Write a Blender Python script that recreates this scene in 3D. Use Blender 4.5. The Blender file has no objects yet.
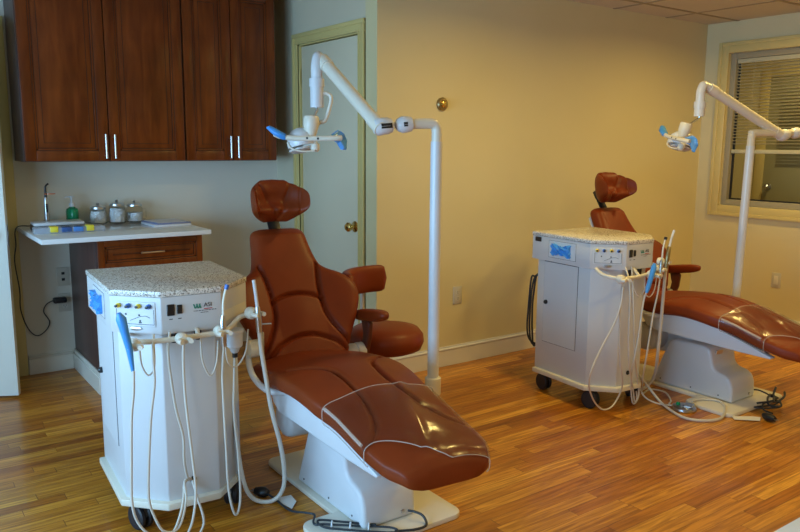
import bpy, bmesh, math, random
from mathutils import Vector, Matrix
random.seed(7)
C = bpy.context.scene.collection
PI = math.pi
R = math.radians

# ------------------------------------------------------------------ materials
def mat(name, col, rough=.5, metal=0, **k):
    m = bpy.data.materials.new(name); m.use_nodes = True
    b = m.node_tree.nodes['Principled BSDF']
    b.inputs['Base Color'].default_value = (*col, 1)
    b.inputs['Roughness'].default_value = rough
    b.inputs['Metallic'].default_value = metal
    for a, v in k.items():
        b.inputs[a.replace('_', ' ')].default_value = v
    return m
def nt(m): return m.node_tree.nodes, m.node_tree.links, m.node_tree.nodes['Principled BSDF']
def noise_bump(m, scale=200, strength=.1, dist=.001, detail=3, coord='Object'):
    N, L, b = nt(m)
    tc = N.new('ShaderNodeTexCoord'); n = N.new('ShaderNodeTexNoise'); bp = N.new('ShaderNodeBump')
    n.inputs['Scale'].default_value = scale; n.inputs['Detail'].default_value = detail
    bp.inputs['Strength'].default_value = strength; bp.inputs['Distance'].default_value = dist
    L.new(tc.outputs[coord], n.inputs['Vector']); L.new(n.outputs['Fac'], bp.inputs['Height']); L.new(bp.outputs[0], b.inputs['Normal'])
    return m
def noise_color(m, c1, c2, scale=5, vec=(1, 1, 1), lo=.35, hi=.65, detail=5):
    N, L, b = nt(m)
    tc = N.new('ShaderNodeTexCoord'); mp = N.new('ShaderNodeMapping'); n = N.new('ShaderNodeTexNoise'); r = N.new('ShaderNodeValToRGB')
    mp.inputs['Scale'].default_value = vec
    n.inputs['Scale'].default_value = scale; n.inputs['Detail'].default_value = detail
    r.color_ramp.elements[0].position = lo; r.color_ramp.elements[1].position = hi
    r.color_ramp.elements[0].color = (*c1, 1); r.color_ramp.elements[1].color = (*c2, 1)
    L.new(tc.outputs['Object'], mp.inputs[0]); L.new(mp.outputs[0], n.inputs['Vector']); L.new(n.outputs['Fac'], r.inputs[0])
    L.new(r.outputs[0], b.inputs['Base Color'])
    return m

M = {}
M['wall'] = noise_bump(noise_color(mat('wall_paint', (.70, .60, .33), .55), (.69, .59, .32), (.72, .615, .345), 1.2), 90, .12, .002)
M['pale_wall'] = noise_bump(noise_color(mat('pale_wall_paint', (.66, .65, .60), .55), (.70, .66, .55), (.73, .685, .575), 1.2), 90, .12, .002)
M['side_wall'] = noise_bump(noise_color(mat('side_wall_paint', (.64, .57, .41), .55), (.63, .56, .40), (.66, .585, .42), 1.2), 90, .12, .002)
M['trim'] = mat('trim_paint', (.74, .70, .60), .35)
M['cream_trim'] = mat('cream_trim_paint', (.66, .52, .20), .4)
M['door'] = noise_bump(mat('door_paint', (.72, .64, .45), .45), 60, .08)
M['ceiling'] = noise_bump(mat('ceiling_tile', (.62, .52, .38), .9), 140, .5, .003)
M['grid'] = mat('ceiling_grid', (.36, .27, .15), .6)
M['white'] = noise_bump(mat('white_enamel', (.66, .67, .68), .28), 40, .02)
M['cabinet_white'] = noise_bump(mat('white_cart_laminate', (.60, .60, .60), .4), 300, .03)
M['cream'] = noise_bump(mat('cream_plastic', (.72, .67, .55), .35), 40, .02)
M['hose'] = noise_bump(mat('hose_silicone', (.62, .58, .50), .4), 60, .03)
M['black'] = noise_bump(mat('black_plastic', (.012, .012, .013), .35), 80, .05)
M['cord'] = noise_bump(mat('black_cord', (.02, .025, .03), .5), 80, .05)
M['steel'] = noise_bump(mat('steel', (.55, .55, .55), .28, 1), 200, .03)
M['nickel'] = noise_bump(mat('brushed_nickel', (.72, .70, .66), .3, 1), 200, .03)
M['brass'] = noise_bump(mat('brass', (.75, .52, .16), .2, 1), 100, .03)
M['bronze'] = noise_bump(mat('dull_bronze', (.35, .27, .14), .35, 1), 100, .03)
M['leather'] = noise_bump(noise_color(mat('brown_leather', (.19, .030, .005), .42), (.175, .027, .0045), (.205, .033, .006), 7), 420, .12, .0008)
M['leather'].node_tree.nodes['Principled BSDF'].inputs['Specular IOR Level'].default_value = .22
M['leather_seam'] = mat('brown_seam', (.10, .018, .006), .5)
M['blue'] = noise_bump(mat('blue_film', (.06, .30, .75), .3), 50, .4, .004)
M['blue_clear'] = mat('blue_clear_film', (.10, .38, .85), .2, 0, Alpha=.72)
M['blue_knob'] = mat('blue_knob', (.05, .15, .5), .3)
M['yellow'] = mat('yellow_plastic', (.85, .68, .05), .35)
M['green_liquid'] = mat('green_gel', (.02, .42, .18), .1, 0, Transmission_Weight=.5, IOR=1.35)
M['orange'] = mat('orange_shield', (.85, .18, .04), .25)
M['glass'] = mat('clear_glass', (.95, .97, .97), .03, 0, Transmission_Weight=1.0, IOR=1.1)
M['pane'] = mat('window_pane', (.02, .02, .02), .02, 0, Alpha=.06)
def vinyl_mat():
    m = bpy.data.materials.new('clear_vinyl'); m.use_nodes = True; N, L = m.node_tree.nodes, m.node_tree.links
    N.remove(N['Principled BSDF']); t = N.new('ShaderNodeBsdfTransparent'); t.inputs[0].default_value = (.99, .985, .98, 1)
    g = N.new('ShaderNodeBsdfGlossy'); g.inputs['Roughness'].default_value = .2; fr = N.new('ShaderNodeFresnel'); fr.inputs[0].default_value = 1.55
    mx = N.new('ShaderNodeMixShader'); mm = N.new('ShaderNodeMath'); mm.operation = 'MULTIPLY_ADD'; mm.inputs[1].default_value = .4; mm.inputs[2].default_value = .03; L.new(fr.outputs[0], mm.inputs[0]); L.new(mm.outputs[0], mx.inputs[0]); L.new(t.outputs[0], mx.inputs[1]); L.new(g.outputs[0], mx.inputs[2])
    n = N.new('ShaderNodeTexNoise'); n.inputs['Scale'].default_value = 9; bp = N.new('ShaderNodeBump'); bp.inputs['Strength'].default_value = .35; bp.inputs['Distance'].default_value = .02
    tc = N.new('ShaderNodeTexCoord'); L.new(tc.outputs['Object'], n.inputs['Vector']); L.new(n.outputs['Fac'], bp.inputs['Height']); L.new(bp.outputs[0], g.inputs['Normal']); L.new(bp.outputs[0], fr.inputs['Normal'])
    L.new(mx.outputs[0], N['Material Output'].inputs[0]); return m
M['vinyl'] = vinyl_mat()
M['vinyl_edge'] = mat('vinyl_edge', (.75, .68, .6), .12, 0, Alpha=.35)
M['cotton'] = noise_bump(mat('white_cotton', (.85, .85, .85), .9), 60, 1, .01)
M['counter'] = noise_bump(mat('white_countertop', (.78, .80, .80), .12), 30, .01)
M['paper'] = noise_bump(mat('paper', (.78, .78, .82), .7), 50, .05)
M['cover_blue'] = mat('binder_cover', (.22, .25, .42), .4)
M['clear_plastic'] = mat('clear_plastic', (.7, .75, .85), .15, 0, Alpha=.35)
M['dark_blue'] = mat('dark_blue_plastic', (.04, .10, .28), .4)
M['bright_blue'] = mat('mid_blue_plastic', (.08, .25, .62), .4)
M['logo_green'] = mat('logo_green', (.03, .22, .15), .5)
M['logo_red'] = mat('logo_red', (.5, .05, .04), .5)
M['ink'] = mat('ink', (.05, .05, .06), .6)
M['blind'] = mat('blind_slat', (.55, .50, .32), .5)
M['socket'] = mat('socket_face', (.62, .58, .48), .4)
M['plate'] = mat('almond_plate', (.56, .52, .42), .35)
M['glaze'] = mat('dark_glaze', (.028, .008, .004), .4)
M['tag'] = mat('paper_tag', (.82, .80, .74), .8)
M['hall_floor'] = noise_bump(mat('hall_floor', (.25, .2, .14), .6), 60, .1)
M['hall_door'] = noise_bump(mat('hall_door_paint', (.36, .32, .16), .5), 60, .1)
M['rubber'] = noise_bump(mat('rubber_tyre', (.015, .015, .018), .5), 80, .1)
M['lens'] = mat('lamp_lens', (.75, .72, .68), .1, 0, Transmission_Weight=.3)

def cherry():
    m = mat('cherry_wood', (.12, .025, .008), .3)
    N, L, b = nt(m)
    tc = N.new('ShaderNodeTexCoord'); mp = N.new('ShaderNodeMapping'); mp.inputs['Scale'].default_value = (6, 6, .8)
    n1 = N.new('ShaderNodeTexNoise'); n1.inputs['Scale'].default_value = 4; n1.inputs['Detail'].default_value = 6; n1.inputs['Distortion'].default_value = .6
    n2 = N.new('ShaderNodeTexNoise'); n2.inputs['Scale'].default_value = 3.5; n2.inputs['Detail'].default_value = 3
    r1 = N.new('ShaderNodeValToRGB'); r1.color_ramp.elements[0].color = (.135, .024, .003, 1); r1.color_ramp.elements[1].color = (.235, .050, .007, 1)
    r1.color_ramp.elements[0].position = .3; r1.color_ramp.elements[1].position = .7
    mx = N.new('ShaderNodeMixRGB'); mx.blend_type = 'MULTIPLY'; mx.inputs[0].default_value = .55
    r2 = N.new('ShaderNodeValToRGB'); r2.color_ramp.elements[0].color = (.45, .42, .4, 1); r2.color_ramp.elements[0].position = .3; r2.color_ramp.elements[1].position = .65
    L.new(tc.outputs['Object'], mp.inputs[0]); L.new(mp.outputs[0], n1.inputs['Vector']); L.new(tc.outputs['Object'], n2.inputs['Vector'])
    L.new(n1.outputs['Fac'], r1.inputs[0]); L.new(n2.outputs['Fac'], r2.inputs[0])
    L.new(r1.outputs[0], mx.inputs[1]); L.new(r2.outputs[0], mx.inputs[2]); L.new(mx.outputs[0], b.inputs['Base Color'])
    b.inputs['Coat Weight'].default_value = .12; b.inputs['Coat Roughness'].default_value = .2; b.inputs['Specular IOR Level'].default_value = .3
    return m
M['cherry'] = cherry()
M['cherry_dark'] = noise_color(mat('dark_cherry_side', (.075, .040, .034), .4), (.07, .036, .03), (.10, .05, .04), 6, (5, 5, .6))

def granite():
    m = mat('speckled_granite', (.6, .56, .5), .25)
    N, L, b = nt(m)
    tc = N.new('ShaderNodeTexCoord')
    v = N.new('ShaderNodeTexVoronoi'); v.inputs['Scale'].default_value = 260
    r = N.new('ShaderNodeValToRGB'); cr = r.color_ramp; cr.interpolation = 'CONSTANT'
    cr.elements[0].position = 0; cr.elements[0].color = (.16, .14, .12, 1)
    cr.elements[1].position = .10; cr.elements[1].color = (.40, .36, .31, 1)
    for p, c in ((.25, (.62, .59, .53)), (.45, (.74, .70, .63)), (.72, (.82, .78, .71)), (.90, (.46, .39, .32))):
        e = cr.elements.new(p); e.color = (*c, 1)
    s = N.new('ShaderNodeSeparateColor')
    L.new(tc.outputs['Object'], v.inputs['Vector']); L.new(v.outputs['Color'], s.inputs[0]); L.new(s.outputs[0], r.inputs[0]); L.new(r.outputs[0], b.inputs['Base Color'])
    return m
M['granite'] = granite()

def oak_floor():
    m = mat('oak_strip_floor', (.4, .2, .07), .22)
    N, L, b = nt(m)
    def math_(op, a, bb=None, c=None):
        n = N.new('ShaderNodeMath'); n.operation = op
        for i, x in enumerate((a, bb, c)):
            if x is None: continue
            if isinstance(x, (int, float)): n.inputs[i].default_value = x
            else: L.new(x, n.inputs[i])
        return n.outputs[0]
    geo = N.new('ShaderNodeNewGeometry'); sep = N.new('ShaderNodeSeparateXYZ'); L.new(geo.outputs['Position'], sep.inputs[0])
    X, Y = sep.outputs[0], sep.outputs[1]
    W = .057
    ry = math_('DIVIDE', Y, W); row = math_('FLOOR', ry); fy = math_('FRACT', ry)
    wn = N.new('ShaderNodeTexWhiteNoise'); wn.noise_dimensions = '1D'; L.new(row, wn.inputs['W'])
    off = math_('MULTIPLY', wn.outputs['Value'], 9.7)
    ln = math_('ADD', math_('MULTIPLY', math_('FRACT', math_('MULTIPLY', wn.outputs['Value'], 37.3)), .6), .5)
    rx = math_('DIVIDE', math_('ADD', X, off), ln); col = math_('FLOOR', rx); fx = math_('FRACT', rx)
    cv = N.new('ShaderNodeCombineXYZ'); L.new(row, cv.inputs[0]); L.new(col, cv.inputs[1])
    w2 = N.new('ShaderNodeTexWhiteNoise'); w2.noise_dimensions = '2D'; L.new(cv.outputs[0], w2.inputs['Vector'])
    rnd = w2.outputs['Value']
    cr = N.new('ShaderNodeValToRGB'); e = cr.color_ramp
    e.elements[0].position = 0; e.elements[0].color = (.34, .105, .009, 1)
    e.elements[1].position = 1; e.elements[1].color = (.80, .39, .050, 1)
    for p, c in ((.12, (.46, .155, .012)), (.5, (.58, .228, .020)), (.88, (.68, .295, .032))):
        x = e.elements.new(p); x.color = (*c, 1)
    L.new(rnd, cr.inputs[0])
    # grain
    gv = N.new('ShaderNodeCombineXYZ')
    L.new(math_('ADD', math_('MULTIPLY', X, 2.2), math_('MULTIPLY', rnd, 40)), gv.inputs[0])
    L.new(math_('ADD', math_('MULTIPLY', Y, 30), math_('MULTIPLY', rnd, 70)), gv.inputs[1])
    g = N.new('ShaderNodeTexNoise'); g.inputs['Scale'].default_value = 1.6; g.inputs['Detail'].default_value = 6; g.inputs['Distortion'].default_value = 1.2
    L.new(gv.outputs[0], g.inputs['Vector'])
    wv = N.new('ShaderNodeTexWave'); wv.bands_direction = 'Y'; wv.inputs['Scale'].default_value = .42; wv.inputs['Distortion'].default_value = 9; wv.inputs['Detail'].default_value = 3; wv.inputs['Detail Scale'].default_value = .8
    L.new(gv.outputs[0], wv.inputs['Vector'])
    gr = N.new('ShaderNodeValToRGB'); gr.color_ramp.elements[0].position = .36; gr.color_ramp.elements[0].color = (.46, .36, .26, 1); gr.color_ramp.elements[1].position = .62
    L.new(g.outputs['Fac'], gr.inputs[0])
    wr = N.new('ShaderNodeValToRGB'); wr.color_ramp.elements[0].position = .0; wr.color_ramp.elements[0].color = (.62, .54, .46, 1); wr.color_ramp.elements[1].position = .35
    L.new(wv.outputs['Fac'], wr.inputs[0])
    m1 = N.new('ShaderNodeMixRGB'); m1.blend_type = 'MULTIPLY'; m1.inputs[0].default_value = .75
    L.new(cr.outputs[0], m1.inputs[1]); L.new(gr.outputs[0], m1.inputs[2])
    m2 = N.new('ShaderNodeMixRGB'); m2.blend_type = 'MULTIPLY'; m2.inputs[0].default_value = .45
    L.new(m1.outputs[0], m2.inputs[1]); L.new(wr.outputs[0], m2.inputs[2])
    # gaps
    ey = math_('MINIMUM', fy, math_('SUBTRACT', 1, fy)); ex = math_('MULTIPLY', math_('MINIMUM', fx, math_('SUBTRACT', 1, fx)), 9)
    gap = math_('LESS_THAN', math_('MINIMUM', ey, ex), .014)
    m3 = N.new('ShaderNodeMixRGB'); m3.inputs[2].default_value = (.10, .035, .01, 1)
    L.new(math_('MULTIPLY', gap, .75), m3.inputs[0]); L.new(m2.outputs[0], m3.inputs[1]); L.new(m3.outputs[0], b.inputs['Base Color'])
    bp = N.new('ShaderNodeBump'); bp.inputs['Strength'].default_value = .15; bp.inputs['Distance'].default_value = .002
    L.new(math_('SUBTRACT', math_('MULTIPLY', g.outputs['Fac'], .3), gap), bp.inputs['Height']); L.new(bp.outputs[0], b.inputs['Normal'])
    b.inputs['Coat Weight'].default_value = .22; b.inputs['Coat Roughness'].default_value = .12
    b.inputs['Roughness'].default_value = .36; b.inputs['Specular IOR Level'].default_value = .35
    return m
M['floor'] = oak_floor()

# ------------------------------------------------------------------ geometry helpers
def new(): return bmesh.new()
def bevel(bm, w, seg=2, ang=30):
    es = [e for e in bm.edges if len(e.link_faces) == 2 and e.calc_face_angle(0) > R(ang)]
    if es and w: bmesh.ops.bevel(bm, geom=es, offset=w, segments=seg, affect='EDGES', profile=.5, clamp_overlap=True)
def merge(dst, src):
    me = bpy.data.meshes.new('tmp'); src.to_mesh(me); dst.from_mesh(me); bpy.data.meshes.remove(me); src.free()
def box(bm, a, b, bev=0, seg=2, mtx=None):
    t = new(); bmesh.ops.create_cube(t, size=1)
    for v in t.verts: v.co = Vector([(a[i]+b[i])/2 + v.co[i]*(b[i]-a[i]) for i in range(3)])
    bevel(t, bev, seg)
    if mtx: t.transform(mtx)
    merge(bm, t); return bm
def prism(bm, poly, h0, h1, axis=2, bev=0, seg=2, mtx=None):
    """poly of 2D points; axis = extrusion axis (2: xy poly, 0: yz poly, 1: xz poly)"""
    t = new()
    def P(p, h):
        if axis == 2: return (p[0], p[1], h)
        if axis == 0: return (h, p[0], p[1])
        return (p[0], h, p[1])
    a = [t.verts.new(P(p, h0)) for p in poly]; b = [t.verts.new(P(p, h1)) for p in poly]
    n = len(poly)
    t.faces.new(a); t.faces.new(list(reversed(b)))
    for i in range(n): t.faces.new((a[i], b[i], b[(i+1) % n], a[(i+1) % n]))
    bmesh.ops.recalc_face_normals(t, faces=t.faces)
    bevel(t, bev, seg)
    if mtx: t.transform(mtx)
    merge(bm, t); return bm
def frame_for(d):
    d = Vector(d).normalized(); u = Vector((0, 0, 1)) if abs(d.z) < .9 else Vector((1, 0, 0))
    a = d.cross(u).normalized(); return a, d.cross(a).normalized()
def tube(bm, pts, r, seg=10, caps=True, smooth=0):
    pts = [Vector(p) for p in pts]
    rr = list(r) if isinstance(r, (list, tuple)) else [r]*len(pts)
    if smooth:
        q, qr = [], []
        n = len(pts)
        for i in range(n-1):
            p0, p1, p2, p3 = pts[max(i-1, 0)], pts[i], pts[i+1], pts[min(i+2, n-1)]
            for k in range(smooth):
                t = k/smooth
                q.append(.5*((2*p1)+(-p0+p2)*t+(2*p0-5*p1+4*p2-p3)*t*t+(-p0+3*p1-3*p2+p3)*t**3)); qr.append(rr[i]*(1-t)+rr[i+1]*t)
        q.append(pts[-1]); qr.append(rr[-1]); pts, rr = q, qr
    rings = []; a = None
    for i, p in enumerate(pts):
        d = (pts[min(i+1, len(pts)-1)]-pts[max(i-1, 0)])
        if d.length < 1e-9: d = Vector((0, 0, 1))
        d.normalize()
        if a is None: a, b = frame_for(d)
        else:
            a = (a - d*a.dot(d))
            if a.length < 1e-6: a, _ = frame_for(d)
            a.normalize(); b = d.cross(a).normalized()
        rings.append([bm.verts.new(p+(a*math.cos(2*PI*k/seg)+b*math.sin(2*PI*k/seg))*rr[i]) for k in range(seg)])
    for i in range(len(rings)-1):
        for k in range(seg): bm.faces.new((rings[i][k], rings[i][(k+1) % seg], rings[i+1][(k+1) % seg], rings[i+1][k]))
    if caps: bm.faces.new(list(reversed(rings[0]))); bm.faces.new(rings[-1])
    return bm
def lathe(bm, prof, origin=(0, 0, 0), seg=24, axis=(0, 0, 1), sx=1, sy=1):
    """prof: (radius, height) pairs along axis"""
    o = Vector(origin); d = Vector(axis).normalized(); a, b = frame_for(d); rings = []
    for r_, h in prof:
        r_ = max(r_, 1e-4)
        rings.append([bm.verts.new(o+d*h+(a*math.cos(2*PI*k/seg)*sx+b*math.sin(2*PI*k/seg)*sy)*r_) for k in range(seg)])
    for i in range(len(rings)-1):
        for k in range(seg): bm.faces.new((rings[i][k], rings[i][(k+1) % seg], rings[i+1][(k+1) % seg], rings[i+1][k]))
    bm.faces.new(list(reversed(rings[0]))); bm.faces.new(rings[-1])
    return bm
def loft(bm, rings):
    R_ = [[bm.verts.new(p) for p in ring] for ring in rings]; n = len(R_[0])
    for i in range(len(R_)-1):
        for k in range(n): bm.faces.new((R_[i][k], R_[i][(k+1) % n], R_[i+1][(k+1) % n], R_[i+1][k]))
    bm.faces.new(list(reversed(R_[0]))); bm.faces.new(R_[-1])
    return bm
def smooth_poly(pts, k=4):
    """closed Catmull-Rom"""
    n = len(pts); out = []
    for i in range(n):
        p0, p1, p2, p3 = [Vector(pts[(i+j-1) % n]) for j in range(4)]
        for s in range(k):
            t = s/k
            out.append(.5*((2*p1)+(-p0+p2)*t+(2*p0-5*p1+4*p2-p3)*t*t+(-p0+3*p1-3*p2+p3)*t**3))
    return out
def interp(tab, x):
    """smooth interpolation in a table of (x, y)"""
    if x <= tab[0][0]: return tab[0][1]
    if x >= tab[-1][0]: return tab[-1][1]
    for i in range(len(tab)-1):
        if tab[i][0] <= x <= tab[i+1][0]:
            x0, y0 = tab[i]; x1, y1 = tab[i+1]
            m0 = (y1-tab[i-1][1])/(x1-tab[i-1][0]) if i > 0 else (y1-y0)/(x1-x0)
            m1 = (tab[i+2][1]-y0)/(tab[i+2][0]-x0) if i+2 < len(tab) else (y1-y0)/(x1-x0)
            h = x1-x0; t = (x-x0)/h
            return (2*t**3-3*t*t+1)*y0+(t**3-2*t*t+t)*h*m0+(-2*t**3+3*t*t)*y1+(t**3-t*t)*h*m1
def obj(name, bm, m, parent=None, ang=38, world=False, label=None, kind=None):
    bmesh.ops.recalc_face_normals(bm, faces=bm.faces)
    for f in bm.faces: f.smooth = True
    for e in bm.edges:
        if len(e.link_faces) == 2 and e.calc_face_angle(0) > R(ang): e.smooth = False
    if world and parent:
        bm.transform(tree_matrix(parent).inverted())
    me = bpy.data.meshes.new(name); bm.to_mesh(me); bm.free()
    for x in (m if isinstance(m, (list, tuple)) else [m]): me.materials.append(x)
    o = bpy.data.objects.new(name, me); C.objects.link(o)
    if parent: o.parent = parent
    if label: o['label'] = label
    if kind: o['kind'] = kind
    return o
def tree_matrix(o):
    m = Matrix.LocRotScale(o.location, o.rotation_euler, o.scale)
    return tree_matrix(o.parent) @ m if o.parent else m
def tag(o, label, cat, group=None):
    o['label'] = label; o['category'] = cat
    if group: o['group'] = group
    return o
def thing(name, label, cat, loc=(0, 0, 0), rz=0, group=None):
    o = bpy.data.objects.new(name, None); C.objects.link(o); o.location = loc; o.rotation_euler = (0, 0, rz); o.empty_display_size = .1
    return tag(o, label, cat, group)
def struct(name, bm, m, parent=None, **k):
    o = obj(name, bm, m, parent, **k)
    if not parent: o['kind'] = 'structure'
    return o
def copy_tree(o, parent=None):
    c = o.copy(); C.objects.link(c)
    if o.type == 'FONT': c.data = o.data.copy()
    if parent: c.parent = parent
    for ch in list(o.children): copy_tree(ch, c)
    return c
def text(name, s, size, m, parent, mtx):
    cu = bpy.data.curves.new(name, 'FONT'); cu.body = s; cu.size = size; cu.extrude = .0004; cu.materials.append(m)
    cu.align_x = 'CENTER'; cu.align_y = 'CENTER'; cu.resolution_u = 3
    tmp = bpy.data.objects.new('tmp', cu); C.objects.link(tmp)
    bpy.context.view_layer.update()
    me = bpy.data.meshes.new_from_object(tmp.evaluated_get(bpy.context.evaluated_depsgraph_get()))
    bpy.data.objects.remove(tmp)
    o = bpy.data.objects.new(name, me); C.objects.link(o); o.parent = parent; o.matrix_local = mtx
    return o

# ------------------------------------------------------------------ the room
YA, XC, YB, XB, ZC = 3.594, 2.405, 4.87, 5.578, 2.365
XL, YR = -1.6, -2.6
T = .12
struct('floor', box(new(), (XL-T, YR-T, -.05), (XB+T, YB+T, 0)), M['floor'])
struct('ceiling', box(new(), (XL-T, YR-T, ZC), (XB+T, YB+T, ZC+.05)), M['ceiling'])
# suspended ceiling grid
bm = new()
xs = [5.03-.61*k for k in range(0, 12)]; ys = [3.34-.61*k for k in range(-2, 10)]
for x in xs:
    y1 = YA if x > XC else YB
    if XL < x < XB: box(bm, (x-.012, YR, ZC-.004), (x+.012, y1, ZC-.0005))
for y in ys:
    if YR < y < YB: box(bm, (XL, y-.012, ZC-.0045), (XB if y < YA else XC, y+.012, ZC-.001))
struct('trim_1', bm, M['grid'])
# long yellow wall and side wall with door
struct('wall_right', box(new(), (XC, YA, 0), (XB+T, YA+T, ZC)), M['wall'])
DY0, DY1, DZ = 3.768, 4.532, 2.056          # door opening in the side wall
bm = new()
box(bm, (XC, YA+T, 0), (XC+.1, DY0, ZC)); box(bm, (XC, DY1, 0), (XC+.1, YB, ZC)); box(bm, (XC, DY0, DZ), (XC+.1, DY1, ZC))
struct('wall_side', bm, M['side_wall'])
# alcove wall with a doorway at its left
JX0, JX1, JZ = -.14, .635, 2.03
bm = new()
box(bm, (JX1, YB, 0), (XC+T, YB+T, ZC)); box(bm, (XL-T, YB, 0), (JX0, YB+T, ZC)); box(bm, (JX0, YB, JZ), (JX1, YB+T, ZC))
struct('wall_back', bm, M['pale_wall'])
# left wall with a daylight window opening, rear wall
bm = new()
WY0, WY1, WZ0, WZ1 = -.1, 3.5, .45, 1.75
box(bm, (XL-T, YR-T, 0), (XL, WY0, ZC)); box(bm, (XL-T, WY1, 0), (XL, YB, ZC)); box(bm, (XL-T, WY0, 0), (XL, WY1, WZ0)); box(bm, (XL-T, WY0, WZ1), (XL, WY1, ZC))
struct('wall_left', bm, M['wall'])
struct('wall_rear', box(new(), (XL, YR-T, 0), (XB+T, YR, ZC)), M['wall'])
bm = new()
for y in (WY0, WY0+1.15, WY0+2.3, WY1-.05): box(bm, (XL-.09, y, WZ0), (XL-.04, y+.05, WZ1))
box(bm, (XL-.09, WY0, WZ0), (XL-.04, WY1, WZ0+.05)); box(bm, (XL-.09, WY0, WZ1-.05), (XL-.04, WY1, WZ1)); box(bm, (XL-.085, WY0, 1.08), (XL-.045, WY1, 1.12))
struct('window_2', bm, M['trim'])
# right wall with interior window
VY0, VY1, VZ0, VZ1 = 1.75, 3.385, .945, 2.125
bm = new()
box(bm, (XB, YR, 0), (XB+T, VY0, ZC)); box(bm, (XB, VY1, 0), (XB+T, YA, ZC)); box(bm, (XB, VY0, 0), (XB+T, VY1, VZ0)); box(bm, (XB, VY0, VZ1), (XB+T, VY1, ZC))
struct('wall_far', bm, M['wall'])
w = thing('window_1', 'window', 'window', (XB, 0, 0)); del w['category']; del w['label']; w['kind'] = 'structure'
cw = .09
def ring(bm, x0, x1, y0, y1, z0, z1, t, bev=.004):
    box(bm, (x0, y0-t, z0-t), (x1, y0, z1+t), bev); box(bm, (x0, y1, z0-t), (x1, y1+t, z1+t), bev)
    box(bm, (x0, y0, z0-t), (x1, y1, z0), bev); box(bm, (x0, y0, z1), (x1, y1, z1+t), bev)
bm = new(); ring(bm, -.020, 0, VY0, VY1, VZ0, VZ1, cw*.75); ring(bm, -.028, -.0, VY0-cw*.62, VY1+cw*.62, VZ0-cw*.62, VZ1+cw*.62, cw*.3)
obj('casing', bm, M['cream_trim'], w)
bm = new(); ring(bm, .02, .10, VY0+.045, VY1-.045, VZ0+.045, VZ1-.045, .0449, .003)
obj('window_frame', bm, mat('window_frame_paint', (.36, .31, .20), .5), w)
bm = new(); ring(bm, .060, .074, VY0+.057, VY1-.057, VZ0+.057, VZ1-.057, .0119, 0); obj('gasket', bm, M['black'], w)
obj('pane', box(new(), (.075, VY0+.045, VZ0+.045), (.079, VY1-.045, VZ1-.045)), M['pane'], w)
# skirting boards
def board(name, a, b, h=.127, n=(0, -1)):
    """baseboard along the line a-b, projecting along n"""
    bm = new()
    for t0, z0, z1 in ((.016, 0, h-.022), (.011, h-.022, h-.008), (.020, h-.020, h-.012), (.006, h-.008, h)):
        x0, x1 = sorted((a[0], b[0]+n[0]*t0)) if n[0] else (a[0], b[0])
        y0, y1 = sorted((a[1], a[1]+n[1]*t0)) if n[1] else (a[1], b[1])
        if n[0]: x0, x1 = sorted((a[0], a[0]+n[0]*t0))
        box(bm, (x0, y0, z0), (x1, y1, z1), .002, 1)
    return struct(name, bm, M['trim'])
board('baseboard_right', (XC+.002, YA), (XB, YA), n=(0, -1))
board('baseboard_far', (XB, YR), (XB, YA-.02), n=(-1, 0))
board('baseboard_back', (.715, YB), (.968, YB), h=.12, n=(0, -1))
board('baseboard_side', (XC, YA), (XC, 3.70), n=(-1, 0))
# open door at the far left: jamb, casing, leaf
bm = new()
box(bm, (JX1-.02, YB-.004, 0), (JX1, YB+T, JZ)); box(bm, (JX0, YB-.004, 0), (JX0+.02, YB+T, JZ)); box(bm, (JX0, YB-.004, JZ-.02), (JX1, YB+T, JZ))
box(bm, (JX1-.015, YB-.018, 0), (JX1+.075, YB, JZ+.07), .004); box(bm, (JX0-.07, YB-.018, 0), (JX0+.015, YB, JZ+.07), .004); box(bm, (JX0, YB-.018, JZ-.015), (JX1, YB, JZ+.07), .004)
struct('trim_2', bm, M['cream_trim'])
dr = thing('door_1', 'd', 'd', (JX0+.02, YB-.03, 0), R(-27)); del dr['label']; del dr['category']; dr['kind'] = 'structure'
obj('door_leaf', box(new(), (0, -.035, .015), (.815, 0, 2.0), .002), mat('white_door_paint', (.72, .74, .66), .4), dr)
bm = new(); box(bm, (.8145, -.029, .85), (.8165, -.006, .96)); obj('latch_plate', bm, M['nickel'], dr)
bm = new(); lathe(bm, [(.026, 0), (.026, .008), (.01, .012), (.01, .03), (.022, .038), (.026, .052), (.02, .066), (.004, .07)], (.74, -.035, .91), 20, (0, -1, 0)); obj('door_knob', bm, M['brass'], dr)
bm = new(); box(bm, (JX1-.0215, YB+.02, .90), (JX1-.0195, YB+.06, 1.0)); box(bm, (JX1-.0215, YB+.03, .28), (JX1-.0195, YB+.05, .36))
struct('trim_3', bm, M['nickel'])
# dark hallway behind the doorway
struct('wall_hall', box(new(), (-.8, YB+1.0, 0), (1.0, YB+1.05, ZC)), M['pale_wall'])
struct('floor_hall', box(new(), (-.8, YB+T, -.05), (1.0, YB+1.0, 0)), M['floor'])
# door in the side wall
bm = new()
cz = .068
def casing(bm, y0, y1, z1, t=.068):
    for d, a, b_ in ((.012, 0, t), (.020, t*.62, t), (.016, 0, t*.2)):
        box(bm, (XC-d, y0-b_, 0), (XC, y0-a, z1+a), .003); box(bm, (XC-d, y1+a, 0), (XC, y1+b_, z1+a), .003); box(bm, (XC-d, y0-b_, z1+a), (XC, y1+b_, z1+b_), .003)
casing(bm, DY0+.01, DY1-.01, DZ-.01)
box(bm, (XC-.002, DY0, 0), (XC+.1, DY0+.018, DZ)); box(bm, (XC-.002, DY1-.018, 0), (XC+.1, DY1, DZ)); box(bm, (XC-.002, DY0, DZ-.018), (XC+.1, DY1, DZ))
box(bm, (XC+.05, DY0, 0), (XC+.1, DY0+.03, DZ)); box(bm, (XC+.05, DY1-.03, 0), (XC+.1, DY1, DZ)); box(bm, (XC+.05, DY0, DZ-.03), (XC+.1, DY1, DZ))
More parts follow.
